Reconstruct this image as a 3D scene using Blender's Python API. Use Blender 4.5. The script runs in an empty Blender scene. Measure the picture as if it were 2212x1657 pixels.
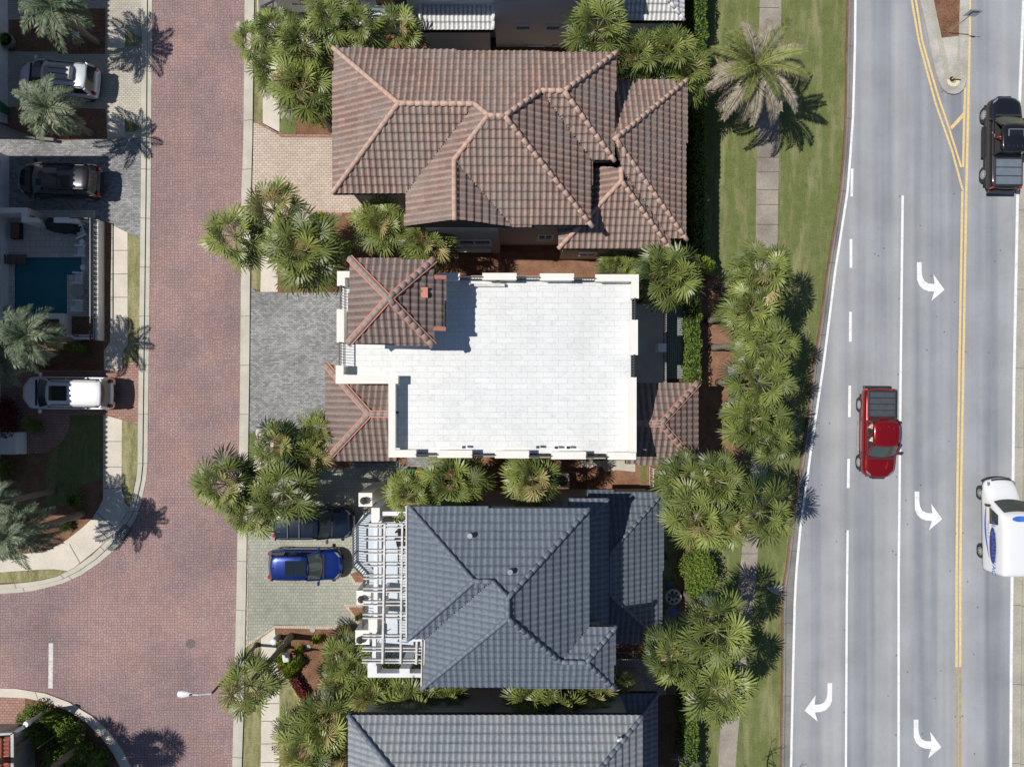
import bpy, bmesh, math, random
from mathutils import Vector, Matrix
from mathutils.geometry import tessellate_polygon
R = math.radians
random.seed(7)
sc = bpy.context.scene
COL = sc.collection
# ---------------------------------------------------------------- camera, sky, sun, exposure
H = 45.0; F = 1533.7                    # drone height in metres; focal length in units of the 2212-wide survey grid
cd = bpy.data.cameras.new('camera'); cd.sensor_width = 36; cd.lens = 36*F/2212; cd.clip_end = 1000; cd.clip_start = 1
cam = bpy.data.objects.new('camera', cd); cam.location = (0, 0, H); COL.objects.link(cam); sc.camera = cam
SHX, SHY = 0.60, -0.05                  # shadow offset per metre of height
wd = bpy.data.worlds.new('World'); sc.world = wd; wd.use_nodes = True
nt = wd.node_tree; bg = nt.nodes['Background']
sky = nt.nodes.new('ShaderNodeTexSky'); sky.sky_type = 'NISHITA'; sky.sun_disc = False
sky.sun_elevation = math.atan(1/0.6); sky.sun_rotation = R(-85)
nt.links.new(sky.outputs[0], bg.inputs[0]); bg.inputs[1].default_value = 0.062; sky.ozone_density = 4.0; sky.dust_density = 0.4
sl = bpy.data.lights.new('sun', 'SUN'); sl.energy = 4.2; sl.angle = R(0.5); sl.color = (1, 0.95, 0.88)
so = bpy.data.objects.new('sun', sl); COL.objects.link(so)
so.rotation_euler = Vector((SHX, SHY, -1)).to_track_quat('-Z', 'Y').to_euler()
sc.view_settings.view_transform = 'Standard'; sc.view_settings.look = 'None'
sc.view_settings.exposure = 0.0; sc.view_settings.gamma = 1

def W(u, v, z=0.0):
    k = (H-z)/F
    return Vector(((u-1106)*k, (828.5-v)*k, z))
def KZ(z): return (H-z)/F
# ---------------------------------------------------------------- mesh collector
class MB:
    def __init__(s): s.v = []; s.f = []; s.m = []; s.t = []
    def face(s, pts, m=0, t=(0.5, 0.5)):
        n = len(s.v); s.v += [tuple(p) for p in pts]; s.f.append(tuple(range(n, n+len(pts)))); s.m.append(m); s.t.append(t)
    def add(s, vs, fs, m=0, t=(0.5, 0.5)):
        n = len(s.v); s.v += [tuple(p) for p in vs]
        for f in fs: s.f.append(tuple(i+n for i in f)); s.m.append(m); s.t.append(t)
    def box(s, x0, x1, y0, y1, z0, z1, m=0, t=(0.5, 0.5), mt=None):
        vs = [(x, y, z) for z in (z0, z1) for y in (y0, y1) for x in (x0, x1)]
        if mt: vs = [mt @ Vector(p) for p in vs]
        s.add(vs, [(0, 2, 3, 1), (4, 5, 7, 6), (0, 1, 5, 4), (2, 6, 7, 3), (0, 4, 6, 2), (1, 3, 7, 5)], m, t)
    def bar(s, p, q, w, h, m=0, t=(0.5, 0.5), up=Vector((0, 0, 1))):
        p = Vector(p); q = Vector(q); d = (q-p)
        if d.length < 1e-5: return
        d.normalize(); a = d.cross(up)
        if a.length < 1e-4: a = Vector((1, 0, 0))
        a.normalize(); b = a.cross(d)
        vs = [c + a*(i*w/2) + b*(j*h/2) for c in (p, q) for i, j in ((-1, -1), (1, -1), (1, 1), (-1, 1))]
        s.add(vs, [(0, 1, 2, 3), (7, 6, 5, 4), (0, 4, 5, 1), (1, 5, 6, 2), (2, 6, 7, 3), (3, 7, 4, 0)], m, t)
    def tube(s, ps, rs, n=8, m=0, t=(0.5, 0.5), cap=True):
        ps = [Vector(p) for p in ps]; base = len(s.v); k = len(ps)
        for i, p in enumerate(ps):
            d = (ps[min(i+1, k-1)]-ps[max(i-1, 0)]).normalized()
            a = d.cross(Vector((0, 0, 1)))
            if a.length < 1e-3: a = Vector((1, 0, 0))
            a.normalize(); b = a.cross(d)
            for j in range(n):
                w = 2*math.pi*j/n; s.v.append(tuple(p + (a*math.cos(w)+b*math.sin(w))*rs[i]))
        for i in range(k-1):
            for j in range(n):
                s.f.append((base+i*n+j, base+i*n+(j+1) % n, base+(i+1)*n+(j+1) % n, base+(i+1)*n+j)); s.m.append(m); s.t.append(t)
        if cap:
            s.f.append(tuple(base+j for j in range(n))[::-1]); s.m.append(m); s.t.append(t)
            s.f.append(tuple(base+(k-1)*n+j for j in range(n))); s.m.append(m); s.t.append(t)
    def lathe(s, c, prof, n=16, m=0, t=(0.5, 0.5)):       # prof: (r, z) from the bottom up
        s.tube([(c[0], c[1], c[2]+z) for r, z in prof], [r for r, z in prof], n, m, t)
    def prism(s, pts, z0, z1, m=0, t=(0.5, 0.5), bottom=False):   # pts: xy list
        a = sum(pts[i][0]*pts[(i+1) % len(pts)][1]-pts[(i+1) % len(pts)][0]*pts[i][1] for i in range(len(pts)))
        if a < 0: pts = pts[::-1]
        n = len(pts); vs = [(p[0], p[1], z0) for p in pts]+[(p[0], p[1], z1) for p in pts]
        fs = [tuple(range(n, 2*n))]+[(i, (i+1) % n, n+(i+1) % n, n+i) for i in range(n)]
        if bottom: fs.append(tuple(range(n))[::-1])
        s.add(vs, fs, m, t)
    def build(s, name, mats, parent=None, smooth=False, sub=0, bevel=0):
        me = bpy.data.meshes.new(name); me.from_pydata(s.v, [], s.f)
        if not isinstance(mats, (list, tuple)): mats = [mats]
        for x in mats: me.materials.append(x)
        me.polygons.foreach_set('material_index', s.m)
        uv = me.uv_layers.new(name='tone'); buf = []
        for f, t in zip(s.f, s.t): buf += [t[0], t[1]]*len(f)
        uv.data.foreach_set('uv', buf)
        if smooth: me.polygons.foreach_set('use_smooth', [True]*len(s.f))
        me.update(); o = bpy.data.objects.new(name, me); COL.objects.link(o)
        if parent: o.parent = parent
        if bevel:
            b = o.modifiers.new('b', 'BEVEL'); b.width = bevel; b.segments = 2; b.limit_method = 'ANGLE'
        if sub:
            q = o.modifiers.new('s', 'SUBSURF'); q.levels = sub; q.render_levels = sub
        return o
def tag(o, label=None, cat=None, group=None, kind=None):
    if label: o['label'] = label
    if cat: o['category'] = cat
    if group: o['group'] = group
    if kind: o['kind'] = kind
    return o
def empty(name, loc=(0, 0, 0), rz=0, label=None, cat=None, group=None):
    o = bpy.data.objects.new(name, None); o.location = loc; o.rotation_euler = (0, 0, rz); COL.objects.link(o)
    return tag(o, label, cat, group)
def copy_tree(o, loc, rz=0, sc_=1.0, label=None):
    r = o.copy(); COL.objects.link(r); r.location = loc; r.rotation_euler = (0, 0, rz); r.scale = (sc_,)*3
    if label: r['label'] = label
    for c in o.children:
        d = c.copy(); COL.objects.link(d); d.parent = r
        for e in c.children:
            g = e.copy(); COL.objects.link(g); g.parent = d
    return r
# ---------------------------------------------------------------- materials
def lk(n, a, b): n.links.new(a, b)
def newmat(name):
    m = bpy.data.materials.new(name); m.use_nodes = True; n = m.node_tree
    return m, n, n.nodes['Principled BSDF']
def col(c): return (c[0], c[1], c[2], 1)
def coords(n, scale=(1, 1, 1), rot=0, which='Object'):
    tc = n.nodes.new('ShaderNodeTexCoord'); mp = n.nodes.new('ShaderNodeMapping')
    mp.inputs['Scale'].default_value = scale; mp.inputs['Rotation'].default_value = (0, 0, rot)
    lk(n, tc.outputs[which], mp.inputs[0]); return mp.outputs[0]
def noise(n, vec, scale, detail=4, rough=0.6):
    t = n.nodes.new('ShaderNodeTexNoise'); t.inputs['Scale'].default_value = scale
    t.inputs['Detail'].default_value = detail; t.inputs['Roughness'].default_value = rough
    lk(n, vec, t.inputs['Vector']); return t.outputs[0]
def ramp(n, fac, stops):
    r = n.nodes.new('ShaderNodeValToRGB'); e = r.color_ramp.elements
    while len(e) < len(stops): e.new(0.5)
    for x, (p, c) in zip(e, stops): x.position = p; x.color = col(c) if len(c) == 3 else c
    lk(n, fac, r.inputs[0]); return r.outputs[0]
def mix(n, fac, a, b, mode='MIX'):
    x = n.nodes.new('ShaderNodeMix'); x.data_type = 'RGBA'; x.blend_type = mode
    for i, q in ((0, fac), (6, a), (7, b)):
        if hasattr(q, 'links'): lk(n, q, x.inputs[i])
        else: x.inputs[i].default_value = q if i == 0 else col(q)
    return x.outputs[2]
def g(v): return (v, v, v)
def M(name, c1, c2=None, scale=3.0, rough=0.7, metal=0.0, fine=0.0, fscale=60, bump=0.0, coat=0.0, stretch=(1, 1, 1), spec=0.5, lo=0.35, hi=0.65):
    m, n, b = newmat(name)
    b.inputs['Roughness'].default_value = rough; b.inputs['Metallic'].default_value = metal
    b.inputs['Coat Weight'].default_value = coat; b.inputs['Specular IOR Level'].default_value = spec
    if c2 is None: c2 = tuple(x*0.88 for x in c1)
    v = coords(n, stretch)
    f = noise(n, v, scale, 5)
    c = ramp(n, f, [(lo, c1), (hi, c2)])
    if fine:
        f2 = noise(n, v, fscale, 2)
        c = mix(n, 1.0, c, ramp(n, f2, [(0.3, g(1-fine)), (0.7, g(1+fine*0.6))]), 'MULTIPLY')
        if bump:
            bp = n.nodes.new('ShaderNodeBump'); bp.inputs['Strength'].default_value = bump; bp.inputs['Distance'].default_value = 0.03
            lk(n, f2, bp.inputs['Height']); lk(n, bp.outputs[0], b.inputs['Normal'])
    lk(n, c, b.inputs['Base Color']); return m
def pavers(name, cA, cB, mortar, bw=0.24, rh=0.16, ms=0.014, stain=0.35, stainc=None, rot=0.0, rough=0.85, wob=0.03, big=0.25, off=0.5, sq=1.0, sqf=2, cC=None, cobble=False):
    m, n, b = newmat(name); b.inputs['Roughness'].default_value = rough; b.inputs['Specular IOR Level'].default_value = 0.25
    v = coords(n, (1, 1, 1), rot)
    nz = n.nodes.new('ShaderNodeTexNoise'); nz.inputs['Scale'].default_value = 2.2; nz.inputs['Detail'].default_value = 1; lk(n, v, nz.inputs['Vector'])
    vm = n.nodes.new('ShaderNodeVectorMath'); vm.operation = 'MULTIPLY_ADD'; vm.inputs[1].default_value = (wob,)*3
    lk(n, nz.outputs['Color'], vm.inputs[0]); lk(n, v, vm.inputs[2])
    br = n.nodes.new('ShaderNodeTexBrick'); br.offset = off; br.squash = sq; br.squash_frequency = sqf
    for k, q in (('Scale', 1), ('Brick Width', bw), ('Row Height', rh), ('Mortar Size', ms), ('Mortar Smooth', 0.3), ('Bias', 0.0)): br.inputs[k].default_value = q
    br.inputs['Color1'].default_value = col(cA); br.inputs['Color2'].default_value = col(cB); br.inputs['Mortar'].default_value = col(mortar)
    lk(n, vm.outputs[0], br.inputs['Vector'])
    c = br.outputs[0]; bf = br.outputs['Fac']
    if cobble:                                   # patches of the same pavers laid the other way round
        b2 = n.nodes.new('ShaderNodeTexBrick'); b2.offset = off; b2.squash = 1.35; b2.squash_frequency = 3
        for k, q in (('Scale', 1), ('Brick Width', bw*0.86), ('Row Height', rh), ('Mortar Size', ms), ('Mortar Smooth', 0.3), ('Bias', 0.0)): b2.inputs[k].default_value = q
        b2.inputs['Color1'].default_value = col(cA); b2.inputs['Color2'].default_value = col(cB); b2.inputs['Mortar'].default_value = col(mortar)
        mp = n.nodes.new('ShaderNodeMapping'); mp.inputs['Rotation'].default_value = (0, 0, math.pi/2); lk(n, vm.outputs[0], mp.inputs[0]); lk(n, mp.outputs[0], b2.inputs['Vector'])
        ch = n.nodes.new('ShaderNodeTexVoronoi'); ch.distance = 'CHEBYCHEV'; ch.inputs['Scale'].default_value = 1.7; ch.inputs['Randomness'].default_value = 0.8; lk(n, v, ch.inputs['Vector'])
        sx = n.nodes.new('ShaderNodeSeparateXYZ'); lk(n, ch.outputs['Color'], sx.inputs[0]); gt = n.nodes.new('ShaderNodeMath'); gt.operation = 'GREATER_THAN'; gt.inputs[1].default_value = 0.5; lk(n, sx.outputs[0], gt.inputs[0])
        c = mix(n, gt.outputs[0], c, b2.outputs[0])
    st = ramp(n, noise(n, v, big, 5, 0.65), [(0.32, stainc or g(1-stain)), (0.6, g(1.06))])
    c = mix(n, 1.0, c, st, 'MULTIPLY')
    f2 = ramp(n, noise(n, v, 14, 3), [(0.25, g(0.82)), (0.75, g(1.12))])
    c = mix(n, 1.0, c, f2, 'MULTIPLY')
    if cC: c = mix(n, ramp(n, noise(n, v, 0.55, 4), [(0.5, g(0)), (0.68, g(0.55))]), c, mix(n, 1.0, c, cC, 'MULTIPLY'))
    lk(n, c, b.inputs['Base Color'])
    bp = n.nodes.new('ShaderNodeBump'); bp.inputs['Strength'].default_value = 0.5; bp.inputs['Distance'].default_value = 0.01; bp.invert = True
    lk(n, br.outputs['Fac'], bp.inputs['Height']); lk(n, bp.outputs[0], b.inputs['Normal'])
    return m
def tilemat(name, cs, rough=0.75, weather=0.3, wc=(0.5, 0.5, 0.5), pan=(0.58, 0.55, 0.53)):
    m, n, b = newmat(name); b.inputs['Roughness'].default_value = rough; b.inputs['Specular IOR Level'].default_value = 0.32
    uv = n.nodes.new('ShaderNodeUVMap'); uv.uv_map = 'tone'
    wn = n.nodes.new('ShaderNodeTexWhiteNoise'); wn.noise_dimensions = '2D'; lk(n, uv.outputs[0], wn.inputs[0])
    c = ramp(n, wn.outputs[0], [(i/(len(cs)-1), x) for i, x in enumerate(cs)])
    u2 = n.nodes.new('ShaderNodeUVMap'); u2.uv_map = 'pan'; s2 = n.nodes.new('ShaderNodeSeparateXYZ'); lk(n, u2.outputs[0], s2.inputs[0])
    c = mix(n, s2.outputs[0], c, mix(n, 1.0, c, pan, 'MULTIPLY'))                 # groove shade between the rolls, painted into the pan colour
    v = coords(n)
    c = mix(n, ramp(n, noise(n, v, 0.5, 5), [(0.42, g(0)), (0.68, g(weather))]), c, wc)
    c = mix(n, 1.0, c, ramp(n, noise(n, v, 9, 4), [(0.3, g(0.8)), (0.7, g(1.12))]), 'MULTIPLY')
    lk(n, c, b.inputs['Base Color']); return m
def leafmat(name, dark, light, dry=None, rough=0.42, trans=0.25):
    m, n, b = newmat(name); b.inputs['Roughness'].default_value = rough; b.inputs['Specular IOR Level'].default_value = 0.32
    uv = n.nodes.new('ShaderNodeUVMap'); uv.uv_map = 'tone'; sp = n.nodes.new('ShaderNodeSeparateXYZ'); lk(n, uv.outputs[0], sp.inputs[0])
    oi = n.nodes.new('ShaderNodeObjectInfo'); ad = n.nodes.new('ShaderNodeMath'); ad.operation = 'MULTIPLY_ADD'; ad.inputs[1].default_value = 0.3
    lk(n, oi.outputs['Random'], ad.inputs[0]); ad2 = n.nodes.new('ShaderNodeMath'); ad2.operation = 'SUBTRACT'; ad2.inputs[1].default_value = 0.15
    lk(n, sp.outputs[0], ad2.inputs[0]); lk(n, ad2.outputs[0], ad.inputs[2])
    st = [(0.0, dark), (0.85, light)] + ([(0.97, dry)] if dry else [])
    c = ramp(n, ad.outputs[0], st)
    c = mix(n, 1.0, c, ramp(n, noise(n, coords(n), 5, 3), [(0.3, g(0.7)), (0.7, g(1.25))]), 'MULTIPLY')
    lk(n, c, b.inputs['Base Color'])
    tr = n.nodes.new('ShaderNodeBsdfTranslucent'); lk(n, c, tr.inputs[0])
    ms = n.nodes.new('ShaderNodeMixShader'); ms.inputs[0].default_value = trans
    lk(n, b.outputs[0], ms.inputs[1]); lk(n, tr.outputs[0], ms.inputs[2]); lk(n, ms.outputs[0], n.nodes['Material Output'].inputs[0])
    return m
def grassmat(name, a, b_, dry, s=0.6, dl=0.48):
    m, n, b = newmat(name); b.inputs['Roughness'].default_value = 0.9; b.inputs['Specular IOR Level'].default_value = 0.15
    v = coords(n); vs = coords(n, (2.2, 0.35, 1))
    c = ramp(n, noise(n, v, s*2.5, 6, 0.7), [(0.35, a), (0.65, b_)])
    c = mix(n, ramp(n, noise(n, vs, s, 6, 0.7), [(dl, g(0)), (dl+0.2, g(0.8))]), c, dry)
    f = noise(n, v, 16, 3, 0.8)
    c = mix(n, 1.0, c, ramp(n, f, [(0.3, g(0.6)), (0.7, g(1.35))]), 'MULTIPLY')
    lk(n, c, b.inputs['Base Color'])
    bp = n.nodes.new('ShaderNodeBump'); bp.inputs['Strength'].default_value = 0.6; bp.inputs['Distance'].default_value = 0.04
    lk(n, f, bp.inputs['Height']); lk(n, bp.outputs[0], b.inputs['Normal']); return m
def asphaltmat():
    m, n, b = newmat('asphalt'); b.inputs['Roughness'].default_value = 0.85; b.inputs['Specular IOR Level'].default_value = 0.3
    v = coords(n)
    band = noise(n, coords(n, (0.55, 0.012, 1)), 1.0, 3, 0.55)
    c = ramp(n, band, [(0.36, (0.225, 0.238, 0.27)), (0.5, (0.325, 0.34, 0.362)), (0.64, (0.395, 0.405, 0.415))])
    c = mix(n, 1.0, c, ramp(n, noise(n, v, 0.3, 5, 0.6), [(0.3, g(0.86)), (0.7, g(1.1))]), 'MULTIPLY')
    c = mix(n, 1.0, c, ramp(n, noise(n, v, 25, 2, 0.8), [(0.25, g(0.82)), (0.75, g(1.14))]), 'MULTIPLY')
    vo = n.nodes.new('ShaderNodeTexVoronoi'); vo.inputs['Scale'].default_value = 0.9; lk(n, v, vo.inputs['Vector'])
    c = mix(n, 1.0, c, ramp(n, vo.outputs['Distance'], [(0.035, g(0.45)), (0.06, g(1))]), 'MULTIPLY')
    lk(n, c, b.inputs['Base Color']); return m
def marblemat():
    m, n, b = newmat('marble_tile'); b.inputs['Roughness'].default_value = 0.45
    v = coords(n)
    br = n.nodes.new('ShaderNodeTexBrick'); br.offset = 0.42
    for k, q in (('Scale', 1), ('Brick Width', 0.84), ('Row Height', 0.31), ('Mortar Size', 0.012), ('Mortar Smooth', 0.2)): br.inputs[k].default_value = q
    br.inputs['Color1'].default_value = col((0.80, 0.81, 0.80)); br.inputs['Color2'].default_value = col((0.745, 0.76, 0.76)); br.inputs['Mortar'].default_value = col((0.56, 0.58, 0.59))
    lk(n, v, br.inputs['Vector'])
    ve = n.nodes.new('ShaderNodeTexNoise'); ve.inputs['Scale'].default_value = 1.6; ve.inputs['Detail'].default_value = 6; ve.inputs['Distortion'].default_value = 2.5; lk(n, coords(n, (1, 1.8, 1), 0.6), ve.inputs['Vector'])
    c = mix(n, 1.0, br.outputs[0], ramp(n, ve.outputs[0], [(0.38, g(0.88)), (0.5, g(1.0)), (0.6, g(0.95))]), 'MULTIPLY')
    c = mix(n, 1.0, c, ramp(n, noise(n, v, 0.35, 6, 0.7), [(0.3, (0.88, 0.89, 0.88)), (0.6, g(1.0))]), 'MULTIPLY')
    lk(n, c, b.inputs['Base Color']); return m
def paintmat(name, c, metal=0.3, rough=0.3):
    m, n, b = newmat(name); b.inputs['Base Color'].default_value = col(c); b.inputs['Metallic'].default_value = metal
    b.inputs['Roughness'].default_value = rough; b.inputs['Coat Weight'].default_value = 0.8; b.inputs['Coat Roughness'].default_value = 0.06
    return m
mt = {}
mt['mulch'] = M('mulch', (0.17, 0.085, 0.045), (0.27, 0.14, 0.08), 1.3, 0.95, fine=0.55, fscale=14, bump=0.6)
mt['straw'] = M('red_mulch', (0.215, 0.105, 0.062), (0.31, 0.17, 0.105), 1.5, 0.95, fine=0.45, fscale=18, bump=0.6)
mt['redpav'] = pavers('red_road_pavers', (0.41, 0.275, 0.255), (0.335, 0.228, 0.218), (0.17, 0.118, 0.115), 0.24, 0.168, 0.014, 0.28, (0.66, 0.72, 0.80), wob=0.04, big=0.16, sq=0.72, sqf=2, cC=(1.12, 1.0, 0.86), cobble=True)
mt['beige'] = pavers('beige_pavers', (0.64, 0.53, 0.44), (0.54, 0.45, 0.37), (0.24, 0.18, 0.14), 0.28, 0.15, 0.012, 0.15)
mt['greypav'] = pavers('grey_pavers', (0.42, 0.42, 0.415), (0.23, 0.23, 0.24), (0.13, 0.13, 0.13), 0.22, 0.11, 0.008, 0.3)
mt['green'] = pavers('greenish_pavers', (0.42, 0.42, 0.35), (0.35, 0.36, 0.30), (0.19, 0.20, 0.17), 0.24, 0.20, 0.011, 0.25, wob=0.05)
mt['lightpav'] = pavers('light_pavers', (0.58, 0.55, 0.46), (0.49, 0.46, 0.39), (0.25, 0.23, 0.19), 0.24, 0.12, 0.012, 0.22)
mt['salmon'] = pavers('salmon_pavers', (0.44, 0.27, 0.22), (0.36, 0.21, 0.17), (0.17, 0.10, 0.08), 0.26, 0.17, 0.014, 0.2)
mt['border'] = pavers('border_bricks', (0.60, 0.52, 0.42), (0.5, 0.43, 0.35), (0.28, 0.22, 0.18), 0.12, 0.3, 0.012, 0.1)
mt['conc'] = M('concrete', (0.58, 0.55, 0.47), (0.47, 0.45, 0.38), 0.8, 0.85, fine=0.12, fscale=20)
mt['walk'] = M('walk_concrete', (0.68, 0.62, 0.53), (0.58, 0.53, 0.45), 0.6, 0.85, fine=0.10, fscale=14)
mt['oldwalk'] = M('old_walk', (0.38, 0.34, 0.285), (0.225, 0.195, 0.165), 0.45, 0.9, fine=0.2, fscale=12)
mt['curb'] = M('curb_concrete', (0.34, 0.33, 0.30), (0.54, 0.52, 0.46), 0.5, 0.85, fine=0.2, fscale=16)
mt['gutter'] = M('gutter_concrete', (0.17, 0.17, 0.165), (0.28, 0.27, 0.25), 0.35, 0.85, fine=0.2, fscale=16)
mt['rgutter'] = M('shoulder_concrete', (0.36, 0.34, 0.29), (0.46, 0.43, 0.36), 0.5, 0.85, fine=0.2, fscale=16)
mt['rust'] = M('dirt_edge', (0.16, 0.08, 0.055), (0.24, 0.13, 0.09), 1, 0.9, fine=0.3, fscale=15)
mt['joint'] = M('joint', (0.10, 0.09, 0.08), rough=0.9)
mt['grass'] = grassmat('lawn_grass', (0.12, 0.155, 0.045), (0.175, 0.19, 0.075), (0.32, 0.30, 0.16), 0.6, 0.49)
mt['drygrass'] = grassmat('verge_grass', (0.15, 0.16, 0.06), (0.27, 0.25, 0.12), (0.38, 0.35, 0.20), 0.9, 0.42)
mt['asphalt'] = asphaltmat()
mt['white'] = M('road_white', (0.84, 0.86, 0.86), (0.62, 0.64, 0.64), 2.2, 0.6, fine=0.14, fscale=18, lo=.5, hi=.8)
mt['oldwhite'] = M('worn_white', (0.75, 0.74, 0.70), (0.45, 0.44, 0.42), 6, 0.7)
mt['yellow'] = M('road_yellow', (0.82, 0.60, 0.24), (0.74, 0.55, 0.26), 2, 0.65, fine=0.2, fscale=8)
mt['oldyellow'] = M('worn_yellow', (0.52, 0.37, 0.14), (0.30, 0.27, 0.20), 3, 0.7)
mt['cream'] = M('cream_paint', (0.72, 0.68, 0.44), (0.65, 0.6, 0.4), 3, 0.7)
mt['marble'] = marblemat()
mt['stucco'] = M('white_stucco', (0.82, 0.80, 0.74), (0.78, 0.76, 0.70), 1.2, 0.8)
mt['bluestucco'] = M('pale_stucco', (0.62, 0.76, 0.82), (0.56, 0.70, 0.76), 0.5, 0.85)
mt['tanstucco'] = M('grey_tan_stucco', (0.42, 0.40, 0.37), (0.38, 0.36, 0.33), 0.5, 0.85)
mt['whitepaint'] = M('white_paint', (0.76, 0.78, 0.79), (0.68, 0.70, 0.72), 2, 0.5)
mt['weathered'] = M('weathered_white_metal', (0.74, 0.73, 0.70), (0.50, 0.49, 0.46), 4, 0.55)
mt['bluefloor'] = M('pale_blue_deck', (0.60, 0.67, 0.74), (0.55, 0.62, 0.69), 1, 0.6)
mt['black'] = M('black_metal', (0.035, 0.037, 0.04), (0.025, 0.026, 0.03), 4, 0.45)
mt['rubber'] = M('rubber', (0.045, 0.045, 0.045), (0.03, 0.03, 0.03), 8, 0.8)
mt['alloy'] = M('alloy', (0.6, 0.61, 0.63), (0.42, 0.42, 0.44), 20, 0.35, 0.3)
mt['chrome'] = M('chrome', (0.75, 0.76, 0.78), (0.6, 0.6, 0.62), 4, 0.2, 1.0)
mt['iron'] = M('cast_iron', (0.10, 0.095, 0.085), (0.16, 0.15, 0.13), 9, 0.7)
mt['steel'] = M('galvanised', (0.42, 0.43, 0.44), (0.34, 0.35, 0.36), 5, 0.45, 0.5)
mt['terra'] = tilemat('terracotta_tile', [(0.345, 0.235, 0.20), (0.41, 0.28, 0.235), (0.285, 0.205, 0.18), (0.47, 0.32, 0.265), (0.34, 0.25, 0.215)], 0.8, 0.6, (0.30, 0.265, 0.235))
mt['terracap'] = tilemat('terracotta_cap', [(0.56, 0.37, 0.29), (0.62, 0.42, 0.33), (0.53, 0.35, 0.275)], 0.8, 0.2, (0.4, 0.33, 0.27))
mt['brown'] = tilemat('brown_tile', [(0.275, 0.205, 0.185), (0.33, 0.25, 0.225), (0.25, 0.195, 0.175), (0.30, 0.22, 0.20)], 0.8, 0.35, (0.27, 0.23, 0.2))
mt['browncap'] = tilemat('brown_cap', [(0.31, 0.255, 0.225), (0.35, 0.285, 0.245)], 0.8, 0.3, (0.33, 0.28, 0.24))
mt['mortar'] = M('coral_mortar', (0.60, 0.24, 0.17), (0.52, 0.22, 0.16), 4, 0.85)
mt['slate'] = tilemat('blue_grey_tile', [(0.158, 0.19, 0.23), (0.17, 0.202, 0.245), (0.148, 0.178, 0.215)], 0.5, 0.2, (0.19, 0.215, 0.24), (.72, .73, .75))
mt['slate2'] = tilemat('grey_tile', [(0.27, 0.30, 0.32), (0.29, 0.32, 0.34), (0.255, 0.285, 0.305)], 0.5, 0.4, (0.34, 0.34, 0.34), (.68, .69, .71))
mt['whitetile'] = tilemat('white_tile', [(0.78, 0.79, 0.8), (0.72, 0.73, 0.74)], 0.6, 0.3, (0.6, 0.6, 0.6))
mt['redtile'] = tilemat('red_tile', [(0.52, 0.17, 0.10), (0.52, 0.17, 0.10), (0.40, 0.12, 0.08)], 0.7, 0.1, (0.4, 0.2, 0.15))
mt['under'] = M('roof_underlay', (0.04, 0.035, 0.03), rough=0.95)
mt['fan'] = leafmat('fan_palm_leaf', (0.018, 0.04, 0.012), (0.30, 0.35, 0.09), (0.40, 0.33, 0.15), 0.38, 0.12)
mt['silver'] = leafmat('silver_palm_leaf', (0.05, 0.085, 0.045), (0.26, 0.31, 0.19), (0.36, 0.36, 0.22), 0.55, 0.15)
mt['date'] = leafmat('date_palm_leaf', (0.10, 0.13, 0.035), (0.30, 0.32, 0.10), None, 0.5, 0.2)
mt['deadfrond'] = leafmat('dead_frond', (0.24, 0.20, 0.14), (0.48, 0.43, 0.33), None, 0.8, 0.1)
mt['trunk'] = M('palm_trunk', (0.20, 0.165, 0.13), (0.30, 0.26, 0.21), 6, 0.95, fine=0.3, fscale=20, bump=0.5)
mt['hedge'] = leafmat('hedge_leaf', (0.03, 0.07, 0.012), (0.20, 0.30, 0.045), None, 0.5, 0.3)
mt['shrub'] = leafmat('shrub_leaf', (0.045, 0.085, 0.015), (0.19, 0.27, 0.04), None, 0.5, 0.3)
mt['lime'] = leafmat('lime_leaf', (0.16, 0.25, 0.02), (0.42, 0.48, 0.05), None, 0.5, 0.3)
mt['redleaf'] = leafmat('red_leaf', (0.03, 0.006, 0.009), (0.17, 0.014, 0.022), None, 0.5, 0.2)
mt['yflower'] = leafmat('yellow_flower', (0.45, 0.45, 0.10), (0.75, 0.72, 0.25), None, 0.6, 0.2)
mt['twig'] = M('bare_twig', (0.38, 0.36, 0.33), (0.28, 0.26, 0.24), 5, 0.9)
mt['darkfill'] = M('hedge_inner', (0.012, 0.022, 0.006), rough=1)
mt['glass'] = paintmat('dark_glass', (0.012, 0.02, 0.024), 0.0, 0.05)
mt['wsglass'] = paintmat('windscreen_glass', (0.05, 0.075, 0.075), 0.0, 0.06)
mt['pane'] = paintmat('window_pane', (0.05, 0.08, 0.09), 0.0, 0.08)
mt['cabin'] = M('cabin_trim', (0.03, 0.028, 0.026), rough=0.9)
mt['redlamp'] = paintmat('red_lens', (0.5, 0.015, 0.01), 0, 0.2)
mt['lamp'] = paintmat('clear_lens', (0.26, 0.28, 0.3), 0.2, 0.15)
mt['bell'] = M('bronze_bell', (0.14, 0.12, 0.115), (0.10, 0.09, 0.085), 6, 0.5, 0.4)
mt['binG'] = M('green_plastic', (0.01, 0.20, 0.09), (0.01, 0.16, 0.07), 4, 0.5)
mt['binY'] = M('yellow_plastic', (0.75, 0.52, 0.02), (0.65, 0.45, 0.02), 4, 0.5)
mt['cover'] = M('black_cover', (0.015, 0.016, 0.018), (0.03, 0.03, 0.033), 4, 0.7)
mt['wood'] = M('teak', (0.17, 0.12, 0.085), (0.12, 0.085, 0.06), 5, 0.8, stretch=(1, 6, 1))
mt['skin'] = M('skin', (0.62, 0.36, 0.27), (0.55, 0.31, 0.23), 8, 0.6)
mt['redcloth'] = M('red_cloth', (0.70, 0.05, 0.035), (0.6, 0.04, 0.03), 8, 0.9)
mt['pinkcloth'] = M('pink_cloth', (0.66, 0.42, 0.38), (0.7, 0.62, 0.58), 10, 0.9)
mt['hair'] = M('hair', (0.06, 0.035, 0.02), rough=0.7)
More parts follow.
